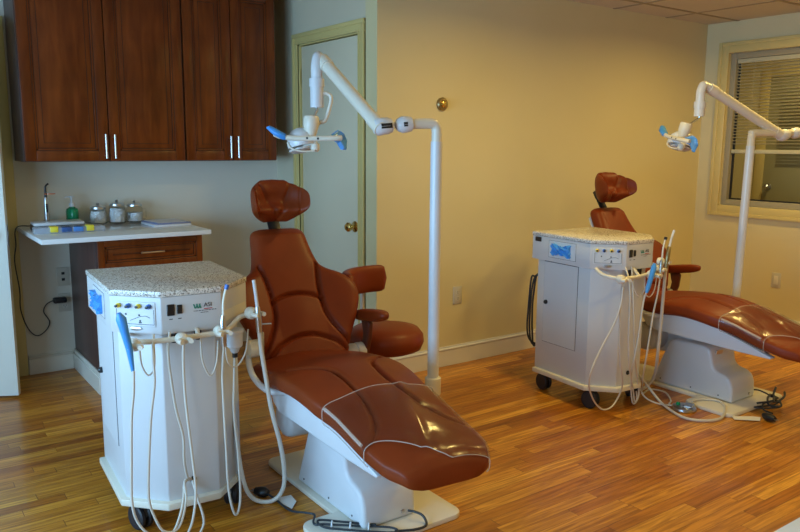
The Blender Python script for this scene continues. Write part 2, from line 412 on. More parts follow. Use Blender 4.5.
struct('trim_4', bm, M['cream_trim'])
dr = thing('door_2', 'd', 'd', (XC+.012, DY1-.02, 0), 0); del dr['label']; del dr['category']; dr['kind'] = 'structure'
obj('door_leaf', box(new(), (0, -(DY1-DY0-.044), .012), (.036, -.003, DZ-.024), .002), M['door'], dr)
bm = new(); lathe(bm, [(.034, 0), (.034, .005), (.026, .009), (.012, .013), (.012, .028), (.020, .034), (.029, .046), (.029, .056), (.020, .066), (.003, .069)], (0, 3.845-DY1+.02, .905), 24, (-1, 0, 0)); obj('door_knob', bm, M['brass'], dr)
for z in (1.84, 1.05, .25):
    bm = new(); box(bm, (-.013, -.004, z-.045), (-.009, .022, z+.045)); tube(bm, [(-.014, .0, z-.047), (-.014, .0, z+.047)], .006, 8); obj('hinge', bm, M['cream_trim'], dr)
# adjoining room behind the interior window
struct('floor_corridor', box(new(), (XB+T, 1.2, -.05), (8.3, 5.3, 0)), M['hall_floor'])
struct('ceiling_corridor', box(new(), (XB+T, 1.2, ZC), (8.3, 5.3, ZC+.05)), M['ceiling'])
struct('wall_corridor', box(new(), (7.2, 1.2, 0), (7.3, 5.3, ZC)), M['wall'])
struct('wall_corridor_end', box(box(new(), (XB+T, 5.2, 0), (7.2, 5.3, ZC)), (XB+T, 1.2, 0), (7.2, 1.3, ZC)), M['wall'])
struct('wall_corridor_near', box(new(), (XB+T, YA, 0), (XB+T+.03, 5.2, ZC)), M['wall'])
d3 = thing('door_3', 'd', 'd', (7.2, 0, 0)); del d3['label']; del d3['category']; d3['kind'] = 'structure'
bm = new(); box(bm, (-.02, 3.92, 0), (0, 4.01, 2.16), .004); box(bm, (-.02, 2.95, 0), (0, 3.04, 2.16), .004); box(bm, (-.02, 3.04, 2.07), (0, 3.92, 2.16), .004)
obj('casing', bm, M['cream_trim'], d3)
obj('door_leaf', box(new(), (-.008, 3.04, .01), (0, 3.92, 2.07), .001), M['hall_door'], d3)
bm = new(); lathe(bm, [(.034, 0), (.03, .006), (.012, .01), (.012, .03), (.03, .045), (.032, .055), (.02, .068), (.003, .07)], (-.008, 3.86, 1.02), 20, (-1, 0, 0)); obj('door_knob', bm, M['steel'], d3)

bm = new()
for k in range(24): box(bm, (-.030, 3.16, 1.25+k*.031), (-.012, 3.80, 1.253+k*.031), 0, 1)
obj('door_blind', bm, M['blind'], d3)
# horizontal blind in the interior window
bl = thing('venetian_blind', 'cream horizontal slat blind raised halfway in the interior window', 'blind', (XB+.045, 0, 0))
by0, by1 = VY0+.06, VY1-.05
obj('headrail', box(new(), (-.018, by0, 2.045), (.018, by1, 2.078), .003), M['blind'], bl)
bm = new(); n = 26
for k in range(n):
    z = 2.03 - k*(2.03-1.405)/n
    mt = Matrix.Translation((0, 0, z)) @ Matrix.Rotation(R(14), 4, 'Y')
    box(bm, (-.0125, by0, -.0006), (.0125, by1, .0006), 0, 1, mt)
obj('slats', bm, M['blind'], bl)
obj('bottom_rail', box(new(), (-.014, by0, 1.355), (.014, by1, 1.385), .004), M['blind'], bl)
for y in (by1-.14, by1-.75, by0+.14): obj('ladder_cord', tube(new(), [(-.012, y, 2.05), (-.012, y, 1.36)], .0012, 6), M['blind'], bl)

# ceiling downlights (two rows of recessed lamps)
first = None
for i, (x, y) in enumerate([(4.76, 2.44), (2.90, 2.44), (4.76, .60), (2.90, .60), (1.07, .60), (4.76, -1.2), (2.9, -1.2)]):
    if first is None:
        first = thing('recessed_light', 'round recessed ceiling light nearest the interior window, rim just in frame', 'ceiling light', (x, y, ZC))
        o = first
        bm = new(); lathe(bm, [(.078, -.001), (.095, -.001), (.10, -.006), (.098, -.010), (.080, -.012), (.078, -.004)], (0, 0, 0), 32)
        obj('rim', bm, M['nickel'], first)
        em = mat('lamp_glow', (1, .8, .5), .5); em.node_tree.nodes['Principled BSDF'].inputs['Emission Color'].default_value = (1, .72, .36, 1); em.node_tree.nodes['Principled BSDF'].inputs['Emission Strength'].default_value = 6
        obj('diffuser', lathe(new(), [(.078, -.003), (.078, -.006)], (0, 0, 0), 32), em, first)

# ------------------------------------------------------------------ cabinets
def raised_door(x0, x1, z0, z1, y, name, parent, grain_off=0, t=.02, fr=.058):
    """shaker door with bead and raised centre panel, front face at y"""
    bm = new()
    box(bm, (x0, y, z0), (x0+fr, y+t, z1), .003); box(bm, (x1-fr, y, z0), (x1, y+t, z1), .003)
    box(bm, (x0+fr, y, z0), (x1-fr, y+t, z0+fr), .003); box(bm, (x0+fr, y, z1-fr), (x1-fr, y+t, z1), .003)
    a, b, c, d = x0+fr, x1-fr, z0+fr, z1-fr
    # sloping bead
    for (p, q) in (((a, c), (a+.012, d)), ((b-.012, c), (b, d)), ((a, c), (b, c+.012)), ((a, d-.012), (b, d))):
        box(bm, (p[0], y+.005, p[1]), (q[0], y+t, q[1]), .002)
    box(bm, (a, y+.012, c), (b, y+t, d))
    g = .028
    t2 = new(); v = []
    for (X, Z, Y_) in ((a+.014, c+.014, y+.012), (b-.014, c+.014, y+.012), (b-.014, d-.014, y+.012), (a+.014, d-.014, y+.012), (a+g+.012, c+g+.012, y+.004), (b-g-.012, c+g+.012, y+.004), (b-g-.012, d-g-.012, y+.004), (a+g+.012, d-g-.012, y+.004)):
        v.append(t2.verts.new((X, Y_, Z)))
    for i in range(4): t2.faces.new((v[i], v[(i+1) % 4], v[4+(i+1) % 4], v[4+i]))
    t2.faces.new(v[4:8]); merge(bm, t2)
    dr_ = obj(name, bm, M['cherry'], parent, 25)
    bm = new()
    for o_, dy in ((0, .0042), (.0125, .0105), (.013+g, .0035)):
        w_ = .0028; p, q, u, v_ = a+o_, b-o_, c+o_, d-o_
        for (x0_, z0_, x1_, z1_) in ((p, u, p+w_, v_), (q-w_, u, q, v_), (p, u, q, u+w_), (p, v_-w_, q, v_)): box(bm, (x0_, y+dy, z0_), (x1_, y+dy+.003, z1_), 0, 1)
    obj('glaze_line', bm, M['glaze'], dr_)
    return dr_
def bar_handle(x, z0, z1, y, parent, vertical=True):
    bm = new()
    if vertical:
        tube(bm, [(x, y-.030, z0), (x, y-.030, z1)], .006, 10)
        for z in (z0+.015, z1-.015): tube(bm, [(x, y-.03, z), (x, y, z)], .004, 8)
    else:
        tube(bm, [(x, y-.030, z0), (x+z1, y-.030, z0)], .006, 10)
        for q in (x+.015, x+z1-.015): tube(bm, [(q, y-.03, z0), (q, y, z0)], .004, 8)
    return obj('handle', bm, M['nickel'], parent)
def wall_cabinet(x0, x1, label):
    c = thing('wall_cabinet', label, 'cabinet', (x0, YB-.33, 1.292), 0, 'cherry wall cabinets')
    w_, h = x1-x0, ZC-.012-1.292
    obj('cabinet_body', box(new(), (.0, .021, 0), (w_, .329, h), .001), [M['cherry_dark']], c)
    mid = w_/2
    for a, b_, hx in ((.004, mid-.0025, mid-.025), (mid+.0025, w_-.004, mid+.025)):
        d = raised_door(a, b_, .004, h-.004, 0, 'door', c)
        bar_handle(hx, .018, .155, 0, d)
    return c
wall_cabinet(.722, 1.625, 'wide two-door cherry wall cabinet at the left, above the white counter')
wall_cabinet(1.628, 2.243, 'narrower two-door cherry wall cabinet at the right, beside the hinged side door')

cb = thing('base_cabinet', 'cherry base cabinet with one drawer showing under the white countertop', 'cabinet', (.985, 4.21, 0))
W = .605
obj('cabinet_body', box(new(), (0, .021, .10), (W, .655, .882), .001), M['cherry_dark'], cb)
obj('toe_kick', box(new(), (.002, .07, 0), (W, .64, .10)), M['cherry_dark'], cb)
d = raised_door(.012, W-.006, .710, .872, 0, 'drawer', cb, fr=.036); bar_handle(.235, .795, .13, 0, d, False)
for a, b_ in ((.012, W/2-.002), (W/2+.002, W-.006)):
    d = raised_door(a, b_, .115, .700, 0, 'door', cb); bar_handle((W/2-.03) if a < .1 else (W/2+.03), .55, .66, 0, d)
bm = new()
for t0, z0, z1 in ((.016, 0, .10), (.010, .10, .125)): box(bm, (-t0, .02, z0), (0, .655, z1), .002, 1)
obj('side_skirting', bm, M['trim'], cb)
tag(obj('countertop', prism(new(), [(.700, 4.10), (1.60, 4.10), (1.60, YB-.002), (.700, YB-.002)], .884, .911, bev=.004), M['counter']), 'glossy white countertop overhanging the cherry base cabinet', 'countertop')
tag(obj('side_table', prism(new(), [(.95, .20), (1.9, .20), (1.9, .593), (.95, .593)], .72, .75, bev=.004), M['counter']), 'pale corner of a white tabletop at the lower right edge', 'table')
so = bpy.data.objects['side_table']
bm = new()
for x in (1.0, 1.85):
    for y in (.25, .54): box(bm, (x-.02, y-.02, 0), (x+.02, y+.02, .72), .002)
for i, (x, y) in enumerate(((1.0, .25), (1.0, .54), (1.85, .25), (1.85, .54))): obj('leg', box(new(), (x-.02, y-.02, 0), (x+.02, y+.02, .72), .002), M['steel'], so)
bm.free()

# ------------------------------------------------------------------ things on the counter
Z0 = .911
o = thing('organizer_box', 'long clear plastic organizer with yellow and blue compartments on the counter front', 'organizer', (.715, 4.36, Z0), R(-3))
obj('tray', box(new(), (0, 0, 0), (.36, .10, .032), .004), M['clear_plastic'], o)
for x, m in ((.078, 'yellow'), (.135, 'dark_blue'), (.195, 'bright_blue'), (.262, 'yellow')):
    b_ = box(new(), (x, -.004, .006), (x+(.040 if m == 'yellow' else .052), .06, .032 if m != 'yellow' else .038), .004); obj('compartment_lid', b_, M[m], o)
o = thing('instrument_tray', 'flat black tray with a white top lying behind the organizer', 'tray', (.735, 4.50, Z0), R(-2))
obj('base', box(new(), (0, 0, 0), (.27, .16, .028), .006), M['black'], o)
obj('lid', box(new(), (.003, .003, .0283), (.267, .157, .046), .006), M['white'], o)
o = thing('curing_light', 'slim dental curing light with small orange shield, standing at the left of the counter', 'dental tool', (.825, 4.60, Z0+.046))
bm = new(); lathe(bm, [(.012, 0), (.015, .01), (.014, .07), (.012, .12), (.009, .135)], (0, 0, 0), 14); obj('handle', bm, M['steel'], o)
bm = new(); box(bm, (-.006, -.016, .05), (.006, -.012, .10), .001); obj('button_strip', bm, M['black'], o)
bm = new(); tube(bm, [(0, 0, .13), (0, 0, .18), (.004, 0, .20), (.018, 0, .212)], [.008, .006, .005, .005], 10, smooth=4); obj('tip', bm, M['black'], o)
bm = new(); lathe(bm, [(.03, 0), (.03, .003)], (.022, 0, .153), 20); obj('shield', bm, M['orange'], o)
o = thing('sanitizer_bottle', 'green hand sanitizer pump bottle at the back of the counter', 'bottle', (.99, 4.74, Z0))
bm = new(); lathe(bm, [(.040, 0), (.043, .006), (.043, .085), (.038, .100), (.018, .110), (.015, .113)], (0, 0, 0), 24, sx=1.15, sy=.8); obj('bottle_body', bm, M['green_liquid'], o)
bm = new(); lathe(bm, [(.017, .112), (.017, .132), (.007, .134), (.006, .165), (.014, .167), (.014, .175)], (0, 0, 0), 16); tube(bm, [(0, 0, .171), (-.03, 0, .171), (-.036, 0, .163)], .005, 8); obj('pump', bm, M['white'], o)
bm = new(); box(bm, (-.02, -.0312, .03), (.02, -.0302, .06)); obj('label', bm, M['dark_blue'], o)
jars = ((1.140, 4.755, 1.06, 'leftmost of three lidded glass jars, next to the sanitizer bottle'), (1.250, 4.745, 1.25, 'middle of three lidded glass jars, filled with white cotton'), (1.360, 4.76, 1.15, 'rightmost of three lidded glass jars, nearest the magazines'))
for i, (x, y, s, lb) in enumerate(jars):
    j = thing('glass_jar', 'glass jar, ' + lb, 'jar', (x, y, Z0), 0, 'glass jars on the counter')
    h = .085*s
    bm = new(); lathe(bm, [(.040, 0), (.046, .004), (.048, h*.4), (.046, h*.85), (.040, h)], (0, 0, 0), 28); obj('jar_body', bm, M['glass'], j)
    bm = new(); lathe(bm, [(.036, .006), (.041, .01), (.043, h*.6), (.036, h*(.85 if i < 2 else .6)), (.01, h*(.9 if i < 2 else .65))], (0, 0, 0), 20); obj('cotton_balls', bm, M['cotton'], j)
    bm = new(); lathe(bm, [(.044, h), (.046, h+.002), (.045, h+.012), (.03, h+.018), (.008, h+.020), (.006, h+.024), (.010, h+.030), (.007, h+.036), (.001, h+.038)], (0, 0, 0), 28); obj('lid', bm, M['steel'], j)
    if i:
        bm = new(); tube(bm, [(.045, -.01, h*.85), (.063, -.015, h*.8), (.067, -.016, h*.5), (.060, -.014, h*.2), (.045, -.01, h*.15)], .004, 8, smooth=4); obj('jar_handle', bm, M['glass'], j)
tag(obj('magazine', box(new(), (1.36, 4.38, Z0), (1.585, 4.64, Z0+.012), .003), M['paper']), 'lower white-edged magazine lying at the right end of the counter', 'magazine', 'magazines on the counter')
mg = obj('magazine', box(new(), (-.105, -.12, 0), (.105, .12, .008), .002), M['cover_blue']); mg.location = (1.475, 4.515, Z0+.0125); mg.rotation_euler = (0, 0, R(6)); tag(mg, 'upper grey-blue magazine on top of the counter stack', 'magazine', 'magazines on the counter')
mc = obj('cover_page', box(new(), (-.09, -.10, .0082), (.10, .118, .0095)), M['paper'], mg)
# cable of the curing light and its adapter
cbt = thing('power_cable', 'black power cable drooping from the counter to the lower alcove outlet', 'cable', (.886, YB-.02, .444))
P = [(.80, 4.66, .918), (.74, 4.70, .925), (.696, 4.76, .918), (.684, 4.80, .88), (.69, 4.84, .803), (.678, 4.85, .703), (.693, 4.85, .533), (.691, 4.85, .412), (.721, 4.85, .297), (.767, 4.85, .241), (.819, 4.85, .265), (.844, 4.85, .318), (.815, 4.85, .384), (.835, 4.845, .431), (.875, 4.84, .449)]
obj('cord', tube(new(), P, .0032, 8, smooth=6), M['cord'], cbt, world=True)
obj('adapter', box(new(), (-.018, -.045, -.012), (.058, .004, .022), .01, 3), M['black'], cbt)

# ------------------------------------------------------------------ wall plates
def plate(x, y, z, label, axis='y', kind='outlet', cat='outlet'):
    o = thing('outlet_plate' if kind != 'switch' else 'switch_plate', label, cat, (x, y, z), 0 if axis == 'y' else R(-90) if axis == '-x' else 0)
    if axis == 'x': o.rotation_euler = (0, 0, R(-90))
    obj('face_plate', box(new(), (-.036, -.006, -.057), (.036, -.0002, .057), .003), M['plate'], o)
    if kind == 'outlet':
        for dz in (-.02, .02):
            bm = new(); lathe(bm, [(.0165, 0), (.0165, .0015)], (0, -.006, dz), 16, (0, -1, 0)); s_ = obj('socket', bm, M['socket'], o)
            bm = new(); box(bm, (-.008, -.0082, dz-.003), (-.006, -.0075, dz+.007)); box(bm, (.006, -.0082, dz-.003), (.008, -.0075, dz+.007)); box(bm, (-.002, -.0082, dz-.011), (.002, -.0075, dz-.007)); obj('slots', bm, M['black'], s_)
    elif kind == 'jack':
        for dz in (-.018, .02): obj('jack', box(new(), (-.009, -.009, dz-.008), (.009, -.006, dz+.008), .001), M['black'], o)
    else:
        obj('rocker', box(new(), (-.016, -.009, -.033), (.016, -.006, .033), .001), M['cream'], o)
    return o
plate(.940, YB, .587, 'upper cream wall plate with two dark jacks under the counter', kind='jack', cat='wall plate')
plate(.940, YB, .425, 'lower wall outlet under the counter with a black adapter plugged in')
plate(3.028, YA, .453, 'cream wall outlet low on the yellow wall between the chairs')
p = plate(XB, 2.868, .407, 'cream wall plate low on the wall below the interior window', axis='x', kind='switch', cat='wall plate')
p.rotation_euler = (0, 0, R(-90)) if False else (0, 0, R(90)*-1)
t_ = thing('wall_thermostat', 'small round bronze dial on the yellow wall above the light arm', 'thermostat', (2.875, YA, 1.645))
bm = new(); lathe(bm, [(.040, 0), (.040, .010), (.034, .018), (.024, .020)], (0, 0, 0), 32, (0, -1, 0)); obj('ring', bm, M['bronze'], t_)
bm = new(); lathe(bm, [(.022, .018), (.022, .026), (.016, .031), (.002, .032)], (0, 0, 0), 24, (0, -1, 0)); obj('dial', bm, M['brass'], t_)

# ------------------------------------------------------------------ dental chair
def SE(c, p): return math.copysign(abs(c)**p, c)
SEAT_TOP = [(-.765, .400), (-.74, .430), (-.67, .450), (-.56, .480), (-.40, .530), (-.26, .560), (-.12, .572), (.02, .562), (.14, .545), (.24, .527), (.34, .503), (.42, .475)]
SEAT_THK = [(-.765, .050), (-.74, .076), (-.66, .088), (-.40, .10), (-.12, .105), (.10, .11), (.42, .10)]
SEAT_HW = [(-.765, .125), (-.755, .150), (-.73, .168), (-.68, .192), (-.60, .202), (-.5, .205), (-.4, .210), (-.3, .226), (-.1, .244), (.05, .248), (.18, .245), (.30, .232), (.38, .20), (.42, .15)]
def seg_dist(x, t, pl):
    best = 9
    for (x0, t0), (x1, t1) in zip(pl, pl[1:]):
        dx, dt = x1-x0, t1-t0; u = max(0, min(1, ((x-x0)*dx+(t-t0)*dt)/(dx*dx+dt*dt+1e-12)))
        best = min(best, math.hypot(x-x0-u*dx, t-t0-u*dt))
    return best
def curve2(pts, k=8):
    out = []; n = len(pts)
    for i in range(n-1):
        p0, p1, p2, p3 = [Vector((*pts[j], 0)) for j in (max(i-1, 0), i, i+1, min(i+2, n-1))]
        for s in range(k):
            t = s/k; q = .5*((2*p1)+(-p0+p2)*t+(2*p0-5*p1+4*p2-p3)*t*t+(-p0+3*p1-3*p2+p3)*t**3); out.append((q.x, q.y))
    out.append(tuple(pts[-1])); return out
SEAM = [(-.20, -.01), (-.135, -.07), (-.088, -.15), (-.075, -.28), (-.085, -.40), (-.11, -.50), (-.155, -.56), (-.22, -.59)]
SEAM_C = curve2(SEAM, 5)
def even(th): return math.acos(max(-1, min(1, SE(math.cos(th), 1/.42)))) if math.sin(th) >= 0 else -math.acos(max(-1, min(1, SE(math.cos(th), 1/.42))))
def seat_point(th, y, off=0):
    hw, tk, top = interp(SEAT_HW, y)+off, interp(SEAT_THK, y)+2*off, interp(SEAT_TOP, y)+off
    c, s = math.cos(th), math.sin(th)
    x = hw*SE(c, .42); z = top-tk/2+tk/2*SE(s, .55)
    if s > 0:
        z -= .016*(x/hw)**2*s
        z += .012*math.exp(-(x/.13)**2)*s
        if not off:
            q = min(seg_dist(-abs(x), y, SEAM_C), .1)
            z -= .017*math.exp(-(q/.008)**2)*min(1, s*3)
    return (x-.045+.105*max(0, min(.4, -.3-y)), y, z)
BD = Vector((0, .605, .873)); BN = Vector((0, -.822, .570)); BO = Vector((0, .350, .421))
BACK_HW = [(0, .15), (.015, .18), (.05, .195), (.12, .222), (.2, .265), (.28, .296), (.34, .292), (.39, .258), (.43, .205), (.46, .172), (.50, .155), (.56, .142), (.61, .135), (.64, .128), (.655, .112), (.664, .08)]
_OLD = [(0, .17), (.015, .20), (.05, .225), (.12, .228), (.2, .25), (.28, .282), (.34, .286), (.40, .262), (.44, .212), (.47, .170), (.50, .150), (.56, .136), (.61, .128), (.635, .118), (.655, .09), (.664, .05)]
GW = curve2([(.140, .465), (.132, .43), (.120, .36), (.116, .28), (.126, .21), (.16, .14), (.20, .08)])
GWL = [(-a, b) for a, b in GW]
GM = curve2([(-.118, .295), (-.07, .318), (0, .328), (.07, .318), (.118, .295)])
GL = curve2([(-.19, .045), (-.13, .10), (-.06, .130), (0, .138), (.06, .130), (.13, .10), (.19, .045)])
def back_front(x, t):
    hw = interp(BACK_HW, t); s = min(1, abs(x)/max(hw, .01))
    edge = (1-s**6)**.5
    te = min(1, max(0, (.664-t)/.05)); be = min(1, max(0, t/.03))
    d = .052*edge*(te**.5)*(be**.4)
    ax_ = max(0, abs(x)-.11)
    wing = min(1.2, ax_/.15)**1.2*(1 if t < .40 else math.exp(-((t-.40)/.06)**2))*(min(1, t/.12) if t < .12 else 1)
    d += .050*wing
    d += .010*math.exp(-((t-.22)/.09)**2)*math.exp(-(x/.1)**2)
    for g, w_, a in ((GW, .008, .020), (GWL, .008, .020), (GM, .0075, .018), (GL, .0075, .018)):
        q = seg_dist(x, t, g)
        if q < .04: d -= a*math.exp(-(q/w_)**2)
    return d
def make_chair(label, loc, rz):
    ch = thing('dental_chair', label, 'dental chair', loc, rz, 'reclining dental chairs')
    # base plate: narrow rear arm and wide front foot
    foot = [(-.28, -.41), (-.28, -.17), (-.12, -.13), (-.115, .40), (.115, .40), (.12, -.13), (.28, -.17), (.28, -.41), (.23, -.44), (-.23, -.44)]
    bm = new()
    def rr(x0, y0, x1, y1, r, n=6):
        out = []
        for cx_, cy_, a0 in ((x1-r, y1-r, 0), (x0+r, y1-r, 90), (x0+r, y0+r, 180), (x1-r, y0+r, 270)):
            for k in range(n+1): a = R(a0+90*k/n); out.append((cx_+r*math.cos(a), cy_+r*math.sin(a)))
        return out
    prism(bm, rr(-.28, -.44, .28, -.16, .045), .0, .022, bev=.005)
    prism(bm, rr(-.135, -.30, .135, .43, .045), .0, .0215, bev=.005)
    obj('base_plate', bm, M['cream'], ch)
    # pedestal cover
    prof = [(.165, .022), (.06, .29), (.02, .305), (-.16, .305), (-.20, .295), (-.215, .25), (-.225, .20), (-.25, .178), (-.30, .168), (-.33, .15), (-.345, .11), (-.35, .022)]
    bm = new(); prism(bm, prof, -.118, .118, axis=0, bev=.018, seg=3); obj('pedestal_cover', bm, M['white'], ch)
    bm = new()
    for p in ((.10, .05), (-.27, .05), (-.10, .05)): tube(bm, [(-.117, p[0], p[1]), (-.1195, p[0], p[1])], .004, 8)
    obj('screw', bm, M['black'], ch)
    bm = new(); lathe(bm, [(.008, 0), (.008, .003), (.003, .004)], (.055, -.349, .05), 14, (0, -1, 0)); obj('valve_port', bm, M['steel'], ch)
    for b_ in list(ch.children): b_.matrix_local = Matrix.Translation((-.018, 0, 0)) @ Matrix.Rotation(R(5.5), 4, 'Z')
    # lift arm and motor cover below the seat
    bm = new(); prism(bm, [(.20, .18), (.30, .25), (.30, .40), (-.05, .40), (-.05, .26), (.08, .20)], -.07, .07, axis=0, bev=.02, seg=3); obj('lift_arm', bm, M['white'], ch)
    bm = new(); lathe(bm, [(.05, 0), (.075, .012), (.085, .03), (.085, .17), (.07, .19)], (-.20, .20, .285), 28, (1, 0, 0)); obj('motor_housing', bm, M['white'], ch)
    # seat shell: white wedge sides
    side = [(.165, .462), (.13, .475), (-.05, .498), (-.18, .500), (-.225, .490), (-.40, .432), (-.62, .360), (-.615, .350), (-.45, .352), (.06, .366), (.12, .384), (.15, .42)]
    bm = new(); prism(bm, side, -.238, -.19, axis=0, bev=.008, seg=3); prism(bm, side, .19, .238, axis=0, bev=.008, seg=3)
    prism(bm, [(.13, .44), (-.2, .43), (-.55, .362), (-.55, .354), (.06, .366)], -.195, .195, axis=0, bev=.004)
    for v in bm.verts: v.co.x = v.co.x*(1+.44*min(0, v.co.y+.15))-.02*max(0, min(1, (v.co.y+.5)/.4))
    obj('seat_shell', bm, M['white'], ch)
    # seat cushion
    NY, NT = 150, 168
    rings = []
    for i in range(NY+1):
        y = -.765+(.42+.765)*i/NY
        rings.append([seat_point(even(2*PI*k/NT), y) for k in range(NT)])
    bm = new(); loft(bm, rings); obj('seat_cushion', bm, M['leather'], ch, 60)
    # foot end piping
    # backrest
    NX, NTT = 130, 130
    bm = new(); rowsF, rowsB = [], []
    for i in range(NTT+1):
        t = .664*i/NTT; hw = interp(BACK_HW, t); f, b_ = [], []
        for k in range(NX+1):
            s = -1+2*k/NX; s = SE(math.sin(s*PI/2), 1); x = s*hw
            base = BO+BD*t+Vector((x, 0, 0))
            f.append(bm.verts.new(base+BN*back_front(x, t)))
            e = (1-min(1, abs(s))**6)**.5*min(1, max(0, (.664-t)/.04))**.5
            b_.append(bm.verts.new(base-BN*(.004+.03*e-.042*min(1.2, max(0, abs(x)-.11)/.15)**1.2*(1 if t < .40 else math.exp(-((t-.40)/.06)**2))*(min(1, t/.12) if t < .12 else 1))))
        rowsF.append(f); rowsB.append(b_)
    for i in range(NTT):
        for k in range(NX):
            bm.faces.new((rowsF[i][k], rowsF[i][k+1], rowsF[i+1][k+1], rowsF[i+1][k])); bm.faces.new((rowsB[i][k+1], rowsB[i][k], rowsB[i+1][k], rowsB[i+1][k+1]))
        for rw in ((rowsF[i][0], rowsF[i+1][0], rowsB[i+1][0], rowsB[i][0]), (rowsF[i+1][NX], rowsF[i][NX], rowsB[i][NX], rowsB[i+1][NX])): bm.faces.new(rw)
    for k in range(NX):
        bm.faces.new((rowsF[0][k+1], rowsF[0][k], rowsB[0][k], rowsB[0][k+1])); bm.faces.new((rowsF[NTT][k], rowsF[NTT][k+1], rowsB[NTT][k+1], rowsB[NTT][k]))
    obj('backrest', bm, M['leather'], ch, 60)
    # white back shell
    bm = new(); rings = []
    for t in (.0, .03, .15, .3, .45, .58, .625, .64):
        hw = max(.05, min(.12, interp(BACK_HW, t)-.02)) * (.8 if t in (0, .64) else 1); dp = .03 if 0 < t < .63 else .022
        rings.append([tuple(BO+BD*t+Vector((hw*SE(math.cos(a), .5), 0, 0))-BN*(.036+dp/2*(1+SE(math.sin(a), .6)))) for a in [2*PI*k/28 for k in range(28)]])
    loft(bm, rings); obj('back_shell', bm, M['white'], ch, 50)
    # headrest post and pillow
    bm = new(); prism(bm, [(-.03, .57), (.03, .57), (.03, .755), (-.03, .755)], -.02, -.008, axis=1)
    mt = Matrix.Translation(BO) @ Matrix.Rotation(math.atan2(BD.y, BD.z)*-1, 4, 'X')
    bm.free(); bm = new(); box(bm, (-.030, .0, .60), (.030, .008, .80), .002, 2, mt); box(bm, (-.042, -.03, .77), (.042, .005, .83), .01, 2, mt)
    obj('headrest_bracket', bm, M['black'], ch)
    bm = new(); rings = []
    NS, NR = 72, 64
    HC = Vector((-.022, .725, 1.140))
    U = Vector((0, .22, .975)); F_ = Vector((0, -.975, .22))
    for i in range(NS+1):
        s = -1+2*i/NS; a_ = abs(s)
        e = max(.0, 1-a_**12)**.45 if a_ < 1 else 0
        e = max(e, .02)
        x = .132*math.sin(s*PI/2*.92)+.002
        cy_ = .125*a_**2            # ears wrap forward
        cz_ = -.016*a_
        hh = (.098-.062*max(0, a_-.30)/.7)*e; dd = (.050-.016*a_)*e
        ring_ = []
        for k in range(NR):
            an = 2*PI*k/NR; c_, s_ = math.cos(an), math.sin(an)
            u = hh*SE(s_, .7); f = dd*SE(c_, .8)
            if f > 0: f += .030*math.exp(-((u+.055)/.03)**2)*e - .012*math.exp(-((u-.0)/.03)**2)*math.exp(-(s/.35)**2)*e   # neck roll
            if f > 0:
                for sg in (-1, 1):
                    q = abs(s-sg*(.10+ .9*(u+.06)*2.6)) ; f -= .012*math.exp(-(q/.055)**2)*e
                    q = abs(s-sg*.62-(u)*1.0*sg); f -= .007*math.exp(-(q/.05)**2)*e
            ring_.append(tuple(HC+Vector((x, 0, 0))+F_*(f+cy_)+U*(u+cz_)))
        rings.append(ring_)
    loft(bm, rings); obj('headrest', bm, M['leather'], ch, 60)
    # right armrest
    a = bpy.data.objects.new('armrest', None); C.objects.link(a); a.parent = ch; a.location = (.290, .495, .455)
    bm = new(); lathe(bm, [(.030, -.085), (.036, -.075), (.036, -.02), (.032, -.012), (.038, -.008), (.038, .02), (.032, .032), (.01, .035)], (-.02, -.075, .0), 24, (1, 0, 0)); obj('hub', bm, M['white'], a)
    bm = new(); prism(bm, [(-.055, -.01), (-.095, -.02), (-.125, .06), (-.135, .135), (-.10, .165), (-.05, .16), (-.075, .08)], .004, .030, axis=0, bev=.008, seg=3); obj('strut', bm, M['leather_seam'], a)
    bm = new(); rings = []
    for i in range(25):
        u = i/24; y = .02-.30*u; e = max(.03, (1-abs(2*u-1)**4)**.5)
        rings.append([(.018+(.036)*e*SE(math.cos(q), .7), y, 0.150+.05*u+.028*e*SE(math.sin(q), .75)) for q in [2*PI*k/28 for k in range(28)]])
    loft(bm, rings); obj('pad', bm, M['leather'], a, 60)
    # left arm tube and pivot
    a = bpy.data.objects.new('arm_support', None); C.objects.link(a); a.parent = ch; a.location = (-.335, .16, .48)
    bm = new(); tube(bm, [(.01, .03, .12), (.0, .02, .07), (.005, -.01, .02), (.025, -.06, -.015), (.05, -.11, -.025), (.10, -.14, -.025)], .0125, 14, smooth=6); obj('tube', bm, M['white'], a)
    bm = new(); lathe(bm, [(.02, 0), (.035, .006), (.035, .045), (.02, .05)], (-.005, .02, .12), 20, (1, 0, 0)); obj('pivot', bm, M['cream'], a)
    bm = new(); box(bm, (.045, -.012, .045), (.056, .022, .19), .004); tube(bm, [(.05, 0, .05), (.075, .0, .02)], .007, 8); obj('lever', bm, M['steel'], a)
    return ch
C1 = ((1.490, 2.45, 0), R(-5.5)); C2 = ((3.866, 2.45, 0), R(-5.5))
ch1 = make_chair('front brown leather dental chair, nearest the camera, standing before the side door', *C1)
ch2 = copy_tree(ch1); ch2.location = C2[0]; ch2.rotation_euler = (0, 0, C2[1])
ch2['label'] = 'brown leather reclining dental chair at the far right, below the interior window'
# right chair's power lead hangs under the shell
obj('under_seat_cable', tube(new(), [(.13, -.16, .30), (.13, -.24, .27), (.12, -.33, .265), (.11, -.40, .30), (.10, -.42, .37)], .004, 8, smooth=6), M['cord'], ch2)
obj('warning_plate', box(new(), (-.07, -.222, .262), (-.02, -.2155, .282)), M['steel'], ch2)

